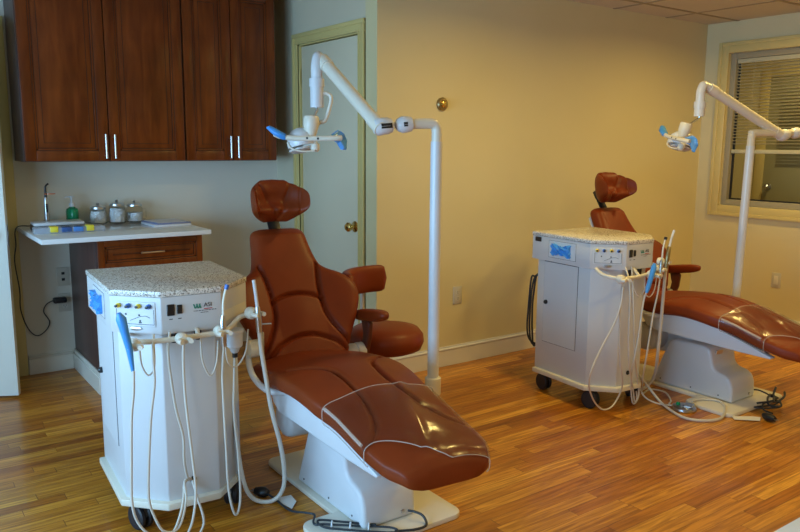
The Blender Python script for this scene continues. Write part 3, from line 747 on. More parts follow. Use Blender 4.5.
# clear vinyl covers over the foot ends
def vinyl(parentloc, rz, label):
    v = thing('vinyl_cover', label, 'cover', parentloc, rz, 'clear vinyl foot covers')
    bm = new(); rings = []; n = 80; m_ = 30
    for j in range(m_+1):
        ring_ = []
        for k in range(n+1):
            th = R(-22)+R(224)*k/n
            c_ = math.cos(th); q_ = max(0, min(1, (-c_+.1)/1.0)); yend = -.755+.16*q_*q_*(3-2*q_)
            y = -.36+(yend+.36)*j/m_
            p = seat_point(even(th), y, .007)
            w_ = .004*math.sin(17*p[0]+9*y)+.003*math.sin(31*y+5*p[0])+.009*math.exp(-((p[0]+.01-.30*(y+.55))/.022)**2)
            ring_.append(bm.verts.new((p[0], p[1], p[2]+abs(w_)*max(0, math.sin(th)))))
        rings.append(ring_)
    for j in range(m_):
        for k in range(n): bm.faces.new((rings[j][k], rings[j][k+1], rings[j+1][k+1], rings[j+1][k]))
    edges = [[tuple(x.co) for x in rings[0]], [tuple(x.co) for x in rings[-1]], [tuple(r_[-1].co) for r_ in rings], [tuple(r_[0].co) for r_ in rings]]
    sh = obj('sheet', bm, M['vinyl'], v, 60)
    for pts in edges: obj('welded_edge', tube(new(), pts, .0018, 8), M['vinyl_edge'], v)
    st = [seat_point(R(160), y, .011) for y in (-.37, -.44, -.51, -.58)]
    obj('side_strap', tube(new(), st, .006, 8), M['vinyl_edge'], v)
    return v
vinyl(*C1, 'clear vinyl sheet over the foot end of the front dental chair')
vinyl(*C2, 'clear vinyl sheet over the foot end of the right-hand dental chair')

# ------------------------------------------------------------------ operator stool behind front chair
st = thing('operator_stool', 'brown padded stool with a curved back band, tucked behind the front dental chair', 'stool', (2.065, 3.0, 0), R(0))
bm = new(); lathe(bm, [(.02, .375), (.14, .38), (.178, .395), (.192, .43), (.188, .463), (.165, .492), (.10, .505), (.01, .507)], (0, 0, 0), 44); obj('seat', bm, M['leather'], st, 60)
bm = new(); tube(bm, [(0, 0, .08), (0, 0, .40)], .022, 16); tube(bm, [(0, 0, .10), (0, 0, .24)], .032, 16); obj('gas_column', bm, M['steel'], st)
for k in range(5):
    a = 2*PI*k/5+.3; bm = new(); tube(bm, [(.03*math.cos(a), .03*math.sin(a), .10), (.23*math.cos(a), .23*math.sin(a), .075)], [.022, .014], 10); l = obj('leg', bm, M['black'], st)
    bm = new()
    lathe(bm, [(.018, -.012), (.027, -.009), (.027, .009), (.018, .012)], (.24*math.cos(a), .24*math.sin(a), .0272), 16, (-math.sin(a), math.cos(a), 0)); tube(bm, [(.23*math.cos(a), .23*math.sin(a), .03), (.23*math.cos(a), .23*math.sin(a), .08)], .007, 8); obj('caster', bm, M['black'], l)
bm = new(); rings = []
for i in range(33):
    u = i/32; a = R(62)+R(125)*u; rr_ = .215; e = max(.05, (1-abs(2*u-1)**20)**.5)
    cx_, cy_ = rr_*math.cos(a), rr_*math.sin(a)*.8-.01
    rings.append([(cx_+(.028*e*SE(math.cos(q), .7))*math.cos(a), cy_+(.028*e*SE(math.cos(q), .7))*math.sin(a), .718+.070*e*SE(math.sin(q), .6)) for q in [2*PI*k/24 for k in range(24)]])
loft(bm, rings); obj('backrest', bm, M['leather'], st, 60)
bm = new(); tube(bm, [(0, .05, .40), (0, .17, .40), (0, .215, .44), (0, .218, .68)], .012, 10, smooth=4); obj('back_support', bm, M['cream'], st)

# ------------------------------------------------------------------ chair lights on posts
def dental_light(label, base, zc, A, J1, J2, K, D, head, hrot, barrier=True):
    """post at base from zc; A elbow; J1 first joint; J2 second joint; K knee top; D lower end of drop; head position"""
    A, J1, J2, K, D, Hd = map(Vector, (A, J1, J2, K, D, head))
    L_ = thing('dental_light', label, 'dental light', (base[0], base[1], 0), 0, 'post-mounted dental lights')
    def O(n, b_, m, p=L_, **k): return obj(n, b_, m, p, world=True, **k)
    bm = new(); tube(bm, [(base[0], base[1], zc), (A.x, A.y, A.z-.075)], .0245, 24); O('post', bm, M['white'])
    bm = new(); lathe(bm, [(.033, 0), (.035, .004), (.035, .075), (.030, .08)], (base[0], base[1], zc-.02), 28); O('collar', bm, M['cream'])
    # mounting bracket towards the chair
    cx_, cy_ = L_['_c'] if '_c' in L_ else (base[0]-.26, base[1]-.03)
    bm = new(); tube(bm, [(base[0], base[1], zc), (base[0], base[1], zc-.08), (base[0]-.03, base[1], zc-.105), (cx_, cy_, zc-.105)], .02, 14, smooth=4); O('mounting_arm', bm, M['white'])
    d1 = (J1-A).normalized()
    bm = new(); tube(bm, [(A.x, A.y, A.z-.09), (A.x, A.y, A.z-.035), A+Vector((0, 0, -.012))+d1*.006, A+d1*.03, J1], .0215, 20, smooth=5); O('horizontal_arm', bm, M['cream'])
    ax = (J2-J1).normalized()
    bm = new(); lathe(bm, [(.018, -.035), (.030, -.028), (.033, -.01), (.033, .012), (.024, .030), (.014, .038)], J1, 24, ax); j = O('joint_housing', bm, M['white'])
    side = (Vector((0, 0, 0))-J1); side.z = 0; side.normalize()
    bm = new(); box(bm, (-.009, -.004, -.009), (.009, .005, .009), .001, 1, Matrix.Translation(J1+side*.030-ax*.006) @ ax.to_track_quat('X', 'Z').to_matrix().to_4x4()); O('slot', bm, M['black'], j)
    bm = new(); lathe(bm, [(.014, -.04), (.028, -.032), (.034, -.015), (.034, .03), (.026, .042)], J2, 24, ax); j2 = O('joint_housing', bm, M['white'])
    bm = new(); c_ = J2+side*.030
    a1 = ax*.026
    box(bm, (-.024, -.005, -.010), (.024, .006, .010), .001, 1, Matrix.Translation(c_-ax*.012) @ ax.to_track_quat('X', 'Z').to_matrix().to_4x4()); O('slot', bm, M['black'], j2)
    s0 = J2+ax*.02; d2 = (K-s0).normalized()
    bm = new(); tube(bm, [s0-d2*.02, s0+d2*.06], .031, 22); tube(bm, [s0+d2*.06, K-d2*.05], .0275, 22); tube(bm, [K-d2*.055, K-d2*.0], .031, 22)
    O('balanced_arm', bm, M['cream'])
    bm = new(); V = Vector((D.x, D.y, 0)); e_ = (Vector((D.x, D.y, K.z))-K)
    tube(bm, [K-d2*.01, K+d2*.022+e_*.25, Vector((D.x, D.y, K.z+.008))*.65+(K+d2*.02)*.35, Vector((D.x, D.y, K.z-.025)), Vector((D.x, D.y, K.z-.07)), Vector((D.x, D.y, K.z-.10))], .025, 22, smooth=6)
    lathe(bm, [(.033, 0), (.033, .035)], (D.x, D.y, K.z-.115), 22)
    tube(bm, [(D.x, D.y, K.z-.10), (D.x, D.y, D.z)], .0295, 22); O('drop_arm', bm, M['white'])
    # lamp head
    h = bpy.data.objects.new('lamp_head', None); C.objects.link(h); h.parent = L_
    h.location = tree_matrix(L_).inverted() @ Hd; h.rotation_euler = hrot
    bm = new(); tube(bm, [(D.x, D.y, D.z+.01), (D.x, D.y, D.z-.01), tuple(Vector((D.x, D.y, D.z-.02))*.4+(Hd+Vector((0, 0, .06)))*.6), tuple(Hd+Vector((0, 0, .05)))], .006, 10); O('pivot_pin', bm, M['steel'])
    bm = new(); lathe(bm, [(.012, .092), (.030, .090), (.035, .080), (.034, .045), (.026, .020), (.022, .0)], (0, 0, 0), 24); 
    prism(bm, [(-.02, 0), (.02, 0), (.035, -.05), (-.035, -.05)], -.012, .02, axis=1, bev=.005); obj('neck', bm, M['cream'], h)
    bm = new(); lathe(bm, [(.012, .050), (.045, .042), (.075, .016), (.084, -.02), (.080, -.034)], (-.045, .035, -.012), 32, (-.25, .1, .96), sx=1.0, sy=.8); obj('reflector_housing', bm, M['white'], h)
    bm = new(); lathe(bm, [(.060, 0), (.060, -.008), (.04, -.018), (.01, -.022)], (-.04, .03, -.052), 28, (-.25, .1, .96)); obj('lens', bm, M['lens'], h)
    bm = new(); tube(bm, [(-.155, -.04, .005), (-.12, -.045, -.006), (-.05, -.045, -.010), (.05, -.045, -.006), (.11, -.04, -.002), (.135, -.03, .0)], .0115, 14, smooth=5); hb = obj('handle_bar', bm, M['cream'], h)
    for x in (-.012, .035): obj('screw', lathe(new(), [(.005, 0), (.004, .002)], (x, -.056, -.007), 10, (0, -1, 0)), M['black'], hb)
    bm = new(); lathe(bm, [(.012, -.01), (.02, .0), (.018, .025), (.01, .03)], (.02, -.0, -.055), 16); tube(bm, [(-.10, -.02, -.03), (-.08, -.03, -.055), (-.03, -.03, -.065), (.02, -.02, -.06)], .004, 8, smooth=4); obj('adjuster', bm, M['cream'], h)
    # blue barrier film on both grips
    bm = new(); rings = []
    for (x, y, z, ry_, rz_) in ((-.190, -.03, .030, .010, .004), (-.178, -.035, .028, .020, .012), (-.155, -.04, .014, .024, .018), (-.12, -.045, -.002, .022, .017), (-.105, -.045, -.006, .014, .013)):
        rings.append([(x, y+ry_*math.cos(q)*(1+.15*math.sin(3*q+x*60)), z+rz_*math.sin(q)) for q in [2*PI*k/18 for k in range(18)]])
    loft(bm, rings); obj('blue_grip_film', bm, M['blue'], h)
    bm = new(); rings = []
    for (x, y, z, ry_, rz_) in ((.10, -.035, .002, .016, .014), (.120, -.01, .006, .028, .028), (.138, .0, -.014, .026, .038), (.150, .01, -.028, .010, .024)):
        rings.append([(x+.01*math.sin(q*2), y+ry_*math.cos(q)*.4, z+rz_*math.sin(q)*1.0) for q in [2*PI*k/18 for k in range(18)]])
    loft(bm, rings); obj('blue_grip_film', bm, M['blue_clear'], h)
    if barrier:
        # curved yoke from the drop arm to the neck
        q = Vector((D.x, D.y, D.z)); rt = Vector((.82, -.57, 0))
        bm = new(); tube(bm, [q+Vector((0, 0, .06)), q+rt*.04+Vector((0, 0, .062)), q+rt*.062+Vector((0, 0, .045)), q+rt*.055+Vector((0, 0, .0)), q+rt*.035+Vector((0, 0, -.055)), q+rt*.01+Vector((0, 0, -.065)), Hd+Vector((.02, -.01, .045))], .0085, 12, smooth=6); O('yoke', bm, M['cream'])
    return L_
dental_light('tall white dental light over the front chair, arm folded up to the left', (1.937, 2.45), .345,
    (1.937, 2.455, 1.492), (1.790, 2.493, 1.480), (1.705, 2.515, 1.474), (1.682, 2.96, 1.785), (1.655, 2.965, 0), (1.598, 2.96, 1.448), (0, 0, R(-33))) if False else None
def light_args(**k): return k
dl1 = dental_light('white dental light over the front chair, its lamp head beside the closed side door', (1.940, 2.455), .345,
    (1.940, 2.455, 1.490), (1.800, 2.490, 1.482), (1.715, 2.512, 1.474), (1.688, 2.955, 1.765), (1.655, 2.950, 1.560), (1.620, 2.945, 1.433), (0, R(2), R(-33)))
dl2 = dental_light('white dental light over the right-hand chair, its arm crossing the interior window', (4.290, 2.445), .385,
    (4.290, 2.430, 1.486), (4.640, 2.352, 1.490), (4.545, 2.372, 1.478), (3.985, 2.535, 1.737), (3.925, 2.545, 1.575), (3.825, 2.580, 1.450), (R(-10), R(10), R(-116)), False)

# ------------------------------------------------------------------ delivery carts
POLY = [(-.25, .60), (-.25, .132), (-.108, 0), (.105, 0), (.25, .145), (.25, .60)]
def inset(poly, d):
    n = len(poly); out = []
    for i in range(n):
        p0, p1, p2 = [Vector((*poly[(i+k-1) % n], 0)) for k in range(3)]
        e1 = (p1-p0).normalized(); e2 = (p2-p1).normalized()
        n1 = Vector((-e1.y, e1.x, 0)); n2 = Vector((-e2.y, e2.x, 0))
        b_ = (n1+n2).normalized(); q = p1+b_*d/max(.3, b_.dot(n1)); out.append((q.x, q.y))
    return out
def face_mtx(p0, p1, z, off=.0):
    """matrix with X along the face from p0 to p1, Z up, -Y outwards; origin at face middle, height z"""
    a, b_ = Vector((*p0, 0)), Vector((*p1, 0)); x = (b_-a).normalized(); y = Vector((-x.y, x.x, 0)); m_ = (a+b_)/2
    mt = Matrix.Identity(4); mt.col[0][:3] = x; mt.col[1][:3] = y; mt.col[2][:3] = (0, 0, 1); mt.col[3][:3] = (m_.x-y.x*off, m_.y-y.y*off, z)
    return mt
def crumple(w_, h, seed, d=.02):
    r_ = random.Random(seed); bm = new(); n, m_ = 14, 8; g = []
    for i in range(n+1):
        row = []
        for j in range(m_+1):
            u, v = i/n, j/m_
            pin = .55+.45*abs(2*u-1)
            row.append(bm.verts.new(((u-.5)*w_+r_.uniform(-.004, .004), -.004-d*abs(math.sin(9*u+7*v))*r_.uniform(.4, 1), (v-.5)*h*pin+r_.uniform(-.004, .004))))
        g.append(row)
    for i in range(n):
        for j in range(m_): bm.faces.new((g[i][j], g[i+1][j], g[i+1][j+1], g[i][j+1]))
    bk = [[bm.verts.new((v.co.x, .0, v.co.z)) for v in row] for row in g]
    for i in range(n):
        for j in range(m_): bm.faces.new((bk[i][j], bk[i][j+1], bk[i+1][j+1], bk[i+1][j]))
    for i in range(n):
        bm.faces.new((g[i][0], bk[i][0], bk[i+1][0], g[i+1][0])); bm.faces.new((g[i][m_], g[i+1][m_], bk[i+1][m_], bk[i][m_]))
    for j in range(m_):
        bm.faces.new((g[0][j], g[0][j+1], bk[0][j+1], bk[0][j])); bm.faces.new((g[n][j], bk[n][j], bk[n][j+1], g[n][j+1]))
    return bm
def caster(parent, x, y, rz):
    a = bpy.data.objects.new('caster', None); C.objects.link(a); a.parent = parent; a.location = (x, y, 0); a.rotation_euler = (0, 0, rz)
    bm = new()
    for s in (-1, 1): lathe(bm, [(.02, -.011), (.043, -.010), (.048, -.005), (.048, .005), (.043, .010), (.02, .011)], (s*.016, .012, .0482), 24, (1, 0, 0))
    obj('wheel', bm, M['rubber'], a)
    bm = new(); prism(bm, [(-.028, .055), (-.02, .085), (.01, .100), (.035, .090), (.045, .06)], -.006, .006, axis=0); tube(bm, [(0, 0, .06), (0, 0, .1)], .01, 10); obj('fork', bm, M['black'], a)
def make_cart(label, loc, rz):
    c = thing('delivery_cart', label, 'dental cart', loc, rz, 'rolling dental delivery carts')
    bm = new(); prism(bm, inset(POLY, .0), .882, .903, bev=.004); obj('granite_top', bm, M['granite'], c)
    bm = new(); prism(bm, inset(POLY, .003), .752, .8815, bev=.003, seg=2); bx_ = obj('control_box', bm, M['cabinet_white'], c, 25)
    bp = [(x-.006, y) for x, y in inset(POLY, .032)]
    # body: tapering faceted cabinet
    bm = new(); prism(bm, bp, .128, .752, bev=.004); body = obj('cabinet_body', bm, M['cabinet_white'], c, 25)
    bm = new(); prism(bm, [(x-.004 if x < 0 else x-.022, y-(.03 if y > .5 else 0)) for x, y in inset(POLY, .008)], .104, .130, bev=.004); obj('base_plate', bm, M['cream'], c, 25)
    for x, y, a in ((-.175, .13, 20), (.17, .15, -30), (-.185, .51, 0), (.19, .52, 10)): caster(c, x, y, R(a))
    B = inset(POLY, .003)
    # left face: recessed glove window with blue film, small latch
    mt = face_mtx(B[0], B[1], .822)
    bm = new(); box(bm, (-.09, -.0015, -.045), (.125, .0, .045), .0005, 1, mt); w_ = obj('dispenser_frame', bm, M['white'], c)
    bm = new(); box(bm, (-.0915, -.0010, -.0465), (.1265, -.0001, .0465), 0, 1, mt); obj('frame_gap', bm, M['ink'], w_)
    mt2 = mt @ Matrix.Translation((.015, -.002, .0))
    bm = crumple(.145, .070, 5, .022); bm.transform(mt2); obj('blue_dispenser_film', bm, M['blue'], c)
    bm = new(); box(bm, (-.205, -.006, .03), (-.155, .0, .055), .002, 1, mt @ Matrix.Translation((.0, 0, .0)));
    obj('latch', bm, M['black'], c)
    # door on the left side of the body
    mt = face_mtx(bp[0], bp[1], .52)
    bm = new(); box(bm, (-.15, -.004, -.225), (.12, -.0002, .225), .001, 1, mt); dd = obj('door', bm, M['cabinet_white'], c)
    bm = new(); box(bm, (-.1525, -.0012, -.2275), (.1225, -.0001, .2275), 0, 1, mt); obj('door_gap', bm, M['ink'], dd)
    bm = new(); lathe(bm, [(.012, 0), (.012, .01), (.007, .016), (.001, .017)], mt @ Vector((-.125, -.004, .0)), 14, (-1, 0, 0)); obj('lock', bm, M['black'], dd)
    # chamfer face: control panel
    mt = face_mtx(B[1], B[2], .822)
    bm = new(); box(bm, (-.078, -.003, -.043), (.075, -.0003, .042), .001, 1, mt); pn_ = obj('control_panel', bm, M['white'], c)
    for i, x in enumerate((-.060, -.022, .016, .054)):
        cc = mt @ Vector((x, -.003, .028)); nrm = -(mt.to_3x3() @ Vector((0, 1, 0)))
        bm = new(); lathe(bm, [(.0085, 0), (.0085, .008), (.006, .010), (.006, .016), (.0015, .017)], cc, 16, nrm); kn = obj('knob', bm, M['yellow'] if i % 2 == 0 else M['blue_knob'], pn_)
        bm = new(); lathe(bm, [(.005, .0165), (.005, .021), (.001, .022)], cc, 12, nrm); obj('knob_cap', bm, M['black'], kn)
    bm = new()
    for a, b_ in (((-.070, .016), (-.070, -.036)), ((-.070, -.036), (.070, -.036)), ((.070, -.036), (.070, .016))): tube(bm, [mt @ Vector((a[0], -.0033, a[1])), mt @ Vector((b_[0], -.0033, b_[1]))], .0009, 6)
    tube(bm, [mt @ Vector((-.02, -.0035, -.024)), mt @ Vector((.02, -.0035, -.008)), mt @ Vector((.04, -.0035, -.006)), mt @ Vector((.055, -.0035, -.012))], .0009, 6)
    for x, z in ((-.035, -.002), (.015, -.004), (.018, -.024)): box(bm, (x-.003, -.0042, z-.003), (x+.003, -.003, z+.003), 0, 1, mt)
    box(bm, (.013, -.0042, -.032), (.023, -.003, -.028), 0, 1, mt)
    obj('panel_lines', bm, M['ink'], pn_)
    bm = new(); lathe(bm, [(.012, 0), (.011, .004), (.003, .006)], mt @ Vector((.0, -.0005, -.052)), 20, nrm, sx=2.0, sy=.6); obj('gauge', bm, M['steel'], c)
    # front face: rocker switches and lettering
    mt = face_mtx(B[2], B[3], .822)
    for x, w2, h2 in ((-.073, .013, .020), (-.043, .009, .016)):
        bm = new(); box(bm, (x-w2, -.005, .014-h2), (x+w2, -.0003, .014+h2), .002, 1, mt); sw = obj('rocker_switch', bm, M['black'], c)
        bm = new(); box(bm, (x-.006, -.0008, -.020), (x+.006, -.0002, -.017), 0, 1, mt); obj('switch_caption', bm, M['ink'], sw)
    rot = Matrix(((1, 0, 0, 0), (0, 0, 1, 0), (0, 1, 0, 0), (0, 0, 0, 1)))
    def face_text(s, x, z, size, m_, nm):
        base = mt @ Matrix.Translation((x, -.0012, z)) @ Matrix.Rotation(R(90), 4, 'X')
        return text(nm, s, size, m_, c, base)
    bm = new()
    for k in range(3):   # interleaved W emblem
        x = .010+.010*k
        prism(bm, [(x-.006, .026), (x-.001, .026), (x+.004, .010), (x-.001, .010)], -.0010, -.0003, axis=1, mtx=mt)
        if k < 2: prism(bm, [(x+.002, .010), (x+.006, .010), (x+.011, .026), (x+.007, .026)], -.0011, -.0003, axis=1, mtx=mt)
    obj('emblem', bm, M['logo_green'], c)
    face_text('ASI', .056, .020, .021, M['ink'], 'lettering')
    bm = new(); box(bm, (.042, -.0008, .005), (.072, -.0002, .008), 0, 1, mt); obj('caption_line', bm, M['logo_red'], c)
    bm = new()
    for k in range(14): box(bm, (.006+.0058*k, -.0008, .0), (.006+.0058*k+(.003+.0015*(k % 2)), -.0002, .0025), 0, 1, mt)
    for k in range(5): box(bm, (.030+.0058*k, -.0008, -.007), (.030+.0058*k+.004, -.0002, -.005), 0, 1, mt)
    obj('caption_line', bm, M['ink'], c)
    # right chamfer: recessed drawer panel
    mt = face_mtx(B[3], B[4], .822)
    bm = new(); box(bm, (-.085, -.002, -.052), (.09, -.0002, -.012), .001, 1, mt); obj('side_panel', bm, M['cream'], c)
    # black hose plugs under the box
    for x, y in ((-.115, .065), (-.065, .018), (.02, .018)):
        bm = new(); lathe(bm, [(.008, -.035), (.012, -.028), (.013, 0)], (x, y, .752), 14); obj('hose_plug', bm, M['black'], c)
    # hole for the hoses
    bm = new(); lathe(bm, [(.012, 0), (.012, .003), (.008, .0035)], (-.012, .031, .195), 16, (0, -1, 0)); obj('grommet', bm, M['black'], c)
    return c
K1 = ((.888, 2.475, 0), R(-4)); K2 = ((3.262, 2.398, 0), R(-4))
ct1 = make_cart('white rolling dental cart in front at the left, granite top, beside the front chair', *K1)
ct2 = copy_tree(ct1); ct2.location = K2[0]; ct2.rotation_euler = (0, 0, K2[1]); ct2.scale = (.955, .955, 1.022)
for o in list(ct1.children):
    if o.name.startswith('latch'): bpy.data.objects.remove(o)
ct2['label'] = 'white rolling dental cart beside the right-hand chair, its cabinet door facing us'

def reach(bm, cart):
    if cart == ct2:      # this cart is parked a little nearer than its floor loops
        for v in bm.verts:
            w_ = max(0, min(1, (v.co.z-.05)/.25)); w_ = w_*w_*(3-2*w_); v.co += Vector((-.147, -.094, .022))*w_
    return bm
def add(cart, name, bm, m, **k):
    if 'cord' not in m: reach(bm, cart)
    return obj(name, bm, M[m], cart, world=True, **k)
def hose(cart, pts, r=.0045, m='hose', s=6): return add(cart, 'hose', tube(new(), pts, r, 10, smooth=s), m)
def holder(cart, p, ang, s=1):
    """round clamp on the rail with a C cradle"""
    a = Vector(p); d = Vector((math.sin(ang), -math.cos(ang), 0))
    bm = new(); lathe(bm, [(.012*s, -.018), (.019*s, -.015), (.0215*s, -.004), (.020*s, .012), (.012*s, .02)], a, 20, d); h = add(cart, 'holder', bm, 'cream')
    bm = new(); e = a+d*.034*s; sd = Vector((d.y, -d.x, 0))
    tube(bm, [e+sd*.015+d*.014, e+sd*.019, e+sd*.012-d*.014, e-sd*.012-d*.014, e-sd*.019, e-sd*.015+d*.014], .0085, 10, smooth=4); reach(bm, cart)
    obj('cradle', bm, M['cream'], h, world=True)
    return e
Y = Vector
# cart 1 rail, holders, handpieces
rail1 = [(.69, 2.60, .745), (.675, 2.53, .745), (.690, 2.475, .745), (.735, 2.445, .745), (.83, 2.435, .745), (.96, 2.435, .745), (1.01, 2.455, .750), (1.05, 2.49, .762), (1.08, 2.505, .775), (1.13, 2.515, .778)]
add(ct1, 'rail', tube(new(), rail1, .0095, 12, smooth=5), 'cream')
add(ct1, 'rail_bracket', tube(new(), [(.89, 2.437, .745), (.90, 2.47, .755), (.905, 2.50, .758)], .008, 10), 'cream')
add(ct1, 'rail_bracket', tube(new(), [(1.13, 2.515, .778), (1.16, 2.60, .775), (1.10, 2.66, .755)], .008, 10, smooth=3), 'cream')
e1 = holder(ct1, (.672, 2.425, .748), R(-15)); e2 = holder(ct1, (.825, 2.415, .748), R(0)); e3 = holder(ct1, (.965, 2.425, .752), R(5)); e4 = holder(ct1, (1.115, 2.495, .785), R(20), 1.1)
# blue syringe with film sleeve
sy = add(ct1, 'syringe', tube(new(), [(.618, 2.39, .868), (.624, 2.39, .848), (.634, 2.39, .80), (.645, 2.39, .745), (.651, 2.385, .672)], [.006, .0165, .013, .011, .0055], 14), 'blue')
hp = add(ct1, 'handpiece', tube(new(), [(.974, 2.415, .700), (.973, 2.415, .735), (.972, 2.415, .79), (.975, 2.415, .81)], [.010, .0115, .0105, .007], 14), 'steel')
obj('tip', tube(new(), [(.975, 2.415, .81), (.976, 2.415, .85), (.985, 2.42, .885), (.992, 2.42, .905)], .005, 10, smooth=3), M['cream'], hp, world=True)
obj('blue_cap', tube(new(), [(.990, 2.42, .900), (.995, 2.42, .916)], .0075, 12), M['blue_knob'], hp, world=True)
hp = add(ct1, 'suction_handpiece', tube(new(), [(1.128, 2.455, .72), (1.126, 2.455, .76), (1.123, 2.455, .80), (1.122, 2.455, .815)], [.011, .012, .011, .008], 14), 'steel')
obj('tip', tube(new(), [(1.122, 2.455, .812), (1.117, 2.455, .86), (1.110, 2.455, .915)], .0065, 12), M['white'], hp, world=True)
obj('lever', tube(new(), [(1.13, 2.45, .75), (1.165, 2.43, .752)], .003, 8), M['steel'], hp, world=True)
hose(ct1, [(.652, 2.38, .675), (.648, 2.38, .60), (.638, 2.38, .522), (.630, 2.38, .376), (.625, 2.38, .234), (.640, 2.38, .155), (.678, 2.37, .100), (.728, 2.37, .077), (.765, 2.38, .095), (.804, 2.41, .161), (.83, 2.46, .21), (.874, 2.512, .197)])
hose(ct1, [(.745, 2.46, .765), (.722, 2.40, .70), (.718, 2.385, .62), (.700, 2.38, .509), (.686, 2.38, .355), (.680, 2.38, .229), (.694, 2.375, .161), (.722, 2.37, .101), (.775, 2.38, .092), (.815, 2.41, .165), (.83, 2.46, .215), (.874, 2.512, .197)])
hose(ct1, [(.80, 2.46, .765), (.778, 2.42, .70), (.785, 2.41, .58), (.795, 2.41, .50), (.818, 2.42, .40), (.825, 2.44, .30), (.85, 2.48, .215), (.874, 2.512, .197)])
hose(ct1, [(.818, 2.38, .735), (.815, 2.38, .66), (.818, 2.38, .536), (.835, 2.38, .317), (.841, 2.38, .206), (.825, 2.375, .11), (.80, 2.38, .04), (.83, 2.40, .012), (.88, 2.42, .06), (.875, 2.46, .14), (.874, 2.512, .197)])
hose(ct1, [(.974, 2.415, .705), (.973, 2.43, .62), (.975, 2.44, .54), (.984, 2.45, .312), (.990, 2.45, .136), (1.012, 2.45, .040), (1.037, 2.46, .087), (1.043, 2.48, .24), (1.035, 2.49, .416), (1.038, 2.49, .52), (1.045, 2.49, .64)])
hose(ct1, [(1.128, 2.455, .725), (1.135, 2.46, .66), (1.155, 2.47, .55), (1.182, 2.48, .40), (1.215, 2.48, .26), (1.235, 2.49, .14), (1.232, 2.50, .06), (1.20, 2.52, .014), (1.15, 2.55, .014), (1.11, 2.56, .06), (1.085, 2.56, .16), (1.075, 2.57, .30), (1.075, 2.60, .45), (1.09, 2.63, .60)], .0085)
hose(ct1, [(.68, 2.40, .735), (.685, 2.40, .68), (.705, 2.40, .645), (.728, 2.41, .67), (.736, 2.43, .74)], .003)
hose(ct1, [(.897, 2.43, .74), (.896, 2.42, .66), (.922, 2.42, .600), (.946, 2.42, .64), (.955, 2.42, .72)], .003)
hose(ct1, [(.992, 2.45, .72), (1.004, 2.46, .63), (1.040, 2.47, .600), (1.080, 2.475, .646), (1.095, 2.48, .73)], .003)
bm = new(); lathe(bm, [(.008, -.055), (.014, -.05), (.020, -.035), (.028, -.028), (.030, -.01), (.030, .02), (.034, .024), (.034, .035)], (1.045, 2.490, .70), 24); cn = add(ct1, 'strainer_canister', bm, 'cabinet_white')
obj('outlet', tube(new(), [(1.045, 2.49, .652), (1.045, 2.49, .63)], .010, 10), M['black'], cn, world=True)

# cart 2 rail, holders, handpieces
rail2 = [(3.175, 2.585, .755), (3.16, 2.53, .735), (3.175, 2.47, .725), (3.225, 2.44, .722), (3.30, 2.435, .722), (3.38, 2.445, .722), (3.45, 2.46, .725), (3.50, 2.48, .735), (3.55, 2.49, .748)]
add(ct2, 'rail', tube(new(), rail2, .0095, 12, smooth=5), 'cream')
add(ct2, 'rail_bracket', tube(new(), [(3.34, 2.44, .722), (3.36, 2.48, .74), (3.38, 2.52, .760)], .008, 10), 'cream')
add(ct2, 'rail_bracket', tube(new(), [(3.55, 2.49, .748), (3.60, 2.55, .75), (3.60, 2.62, .755)], .008, 10, smooth=3), 'cream')
holder(ct2, (3.185, 2.435, .722), R(-10), 1.1); holder(ct2, (3.43, 2.435, .722), R(10), 1.1); holder(ct2, (3.50, 2.455, .742), R(15)); holder(ct2, (3.555, 2.47, .775), R(20), 1.1)
sy = add(ct2, 'syringe', tube(new(), [(3.405, 2.40, .79), (3.402, 2.40, .77), (3.385, 2.40, .725), (3.362, 2.40, .665), (3.352, 2.40, .64)], [.006, .0145, .013, .012, .007], 14), 'blue')
hp = add(ct2, 'handpiece', tube(new(), [(3.487, 2.42, .70), (3.49, 2.42, .78), (3.494, 2.42, .80)], [.010, .011, .006], 14), 'steel')
obj('tip', reach(tube(new(), [(3.494, 2.42, .80), (3.498, 2.42, .86), (3.512, 2.42, .905)], .0045, 10, smooth=3), ct2), M['cream'], hp, world=True)
obj('black_cap', reach(tube(new(), [(3.511, 2.42, .902), (3.515, 2.42, .915)], .008, 12), ct2), M['black'], hp, world=True)
hp = add(ct2, 'suction_handpiece', tube(new(), [(3.545, 2.43, .73), (3.553, 2.43, .80), (3.563, 2.43, .85), (3.566, 2.43, .86)], [.011, .012, .011, .008], 14), 'bronze')
obj('tip', reach(tube(new(), [(3.566, 2.43, .86), (3.578, 2.43, .90), (3.598, 2.43, .945)], .0065, 12), ct2), M['white'], hp, world=True)
hose(ct2, [(3.16, 2.40, .69), (3.15, 2.40, .60), (3.115, 2.41, .50), (3.05, 2.42, .40), (2.985, 2.42, .302), (2.955, 2.42, .207), (2.975, 2.42, .112), (3.02, 2.42, .055), (3.075, 2.42, .03), (3.14, 2.42, .045), (3.20, 2.42, .12), (3.215, 2.42, .20), (3.19, 2.42, .36), (3.16, 2.41, .55), (3.165, 2.40, .69)])
hose(ct2, [(3.29, 2.49, .765), (3.26, 2.44, .70), (3.25, 2.42, .60), (3.255, 2.42, .425), (3.275, 2.42, .246), (3.30, 2.42, .10), (3.315, 2.42, .03), (3.335, 2.42, .035), (3.34, 2.43, .08)])
hose(ct2, [(3.352, 2.40, .645), (3.345, 2.41, .59), (3.320, 2.41, .40), (3.290, 2.42, .20), (3.285, 2.42, .08), (3.310, 2.42, .015), (3.350, 2.42, .06), (3.345, 2.43, .20), (3.33, 2.44, .40), (3.33, 2.46, .60), (3.34, 2.49, .765)])
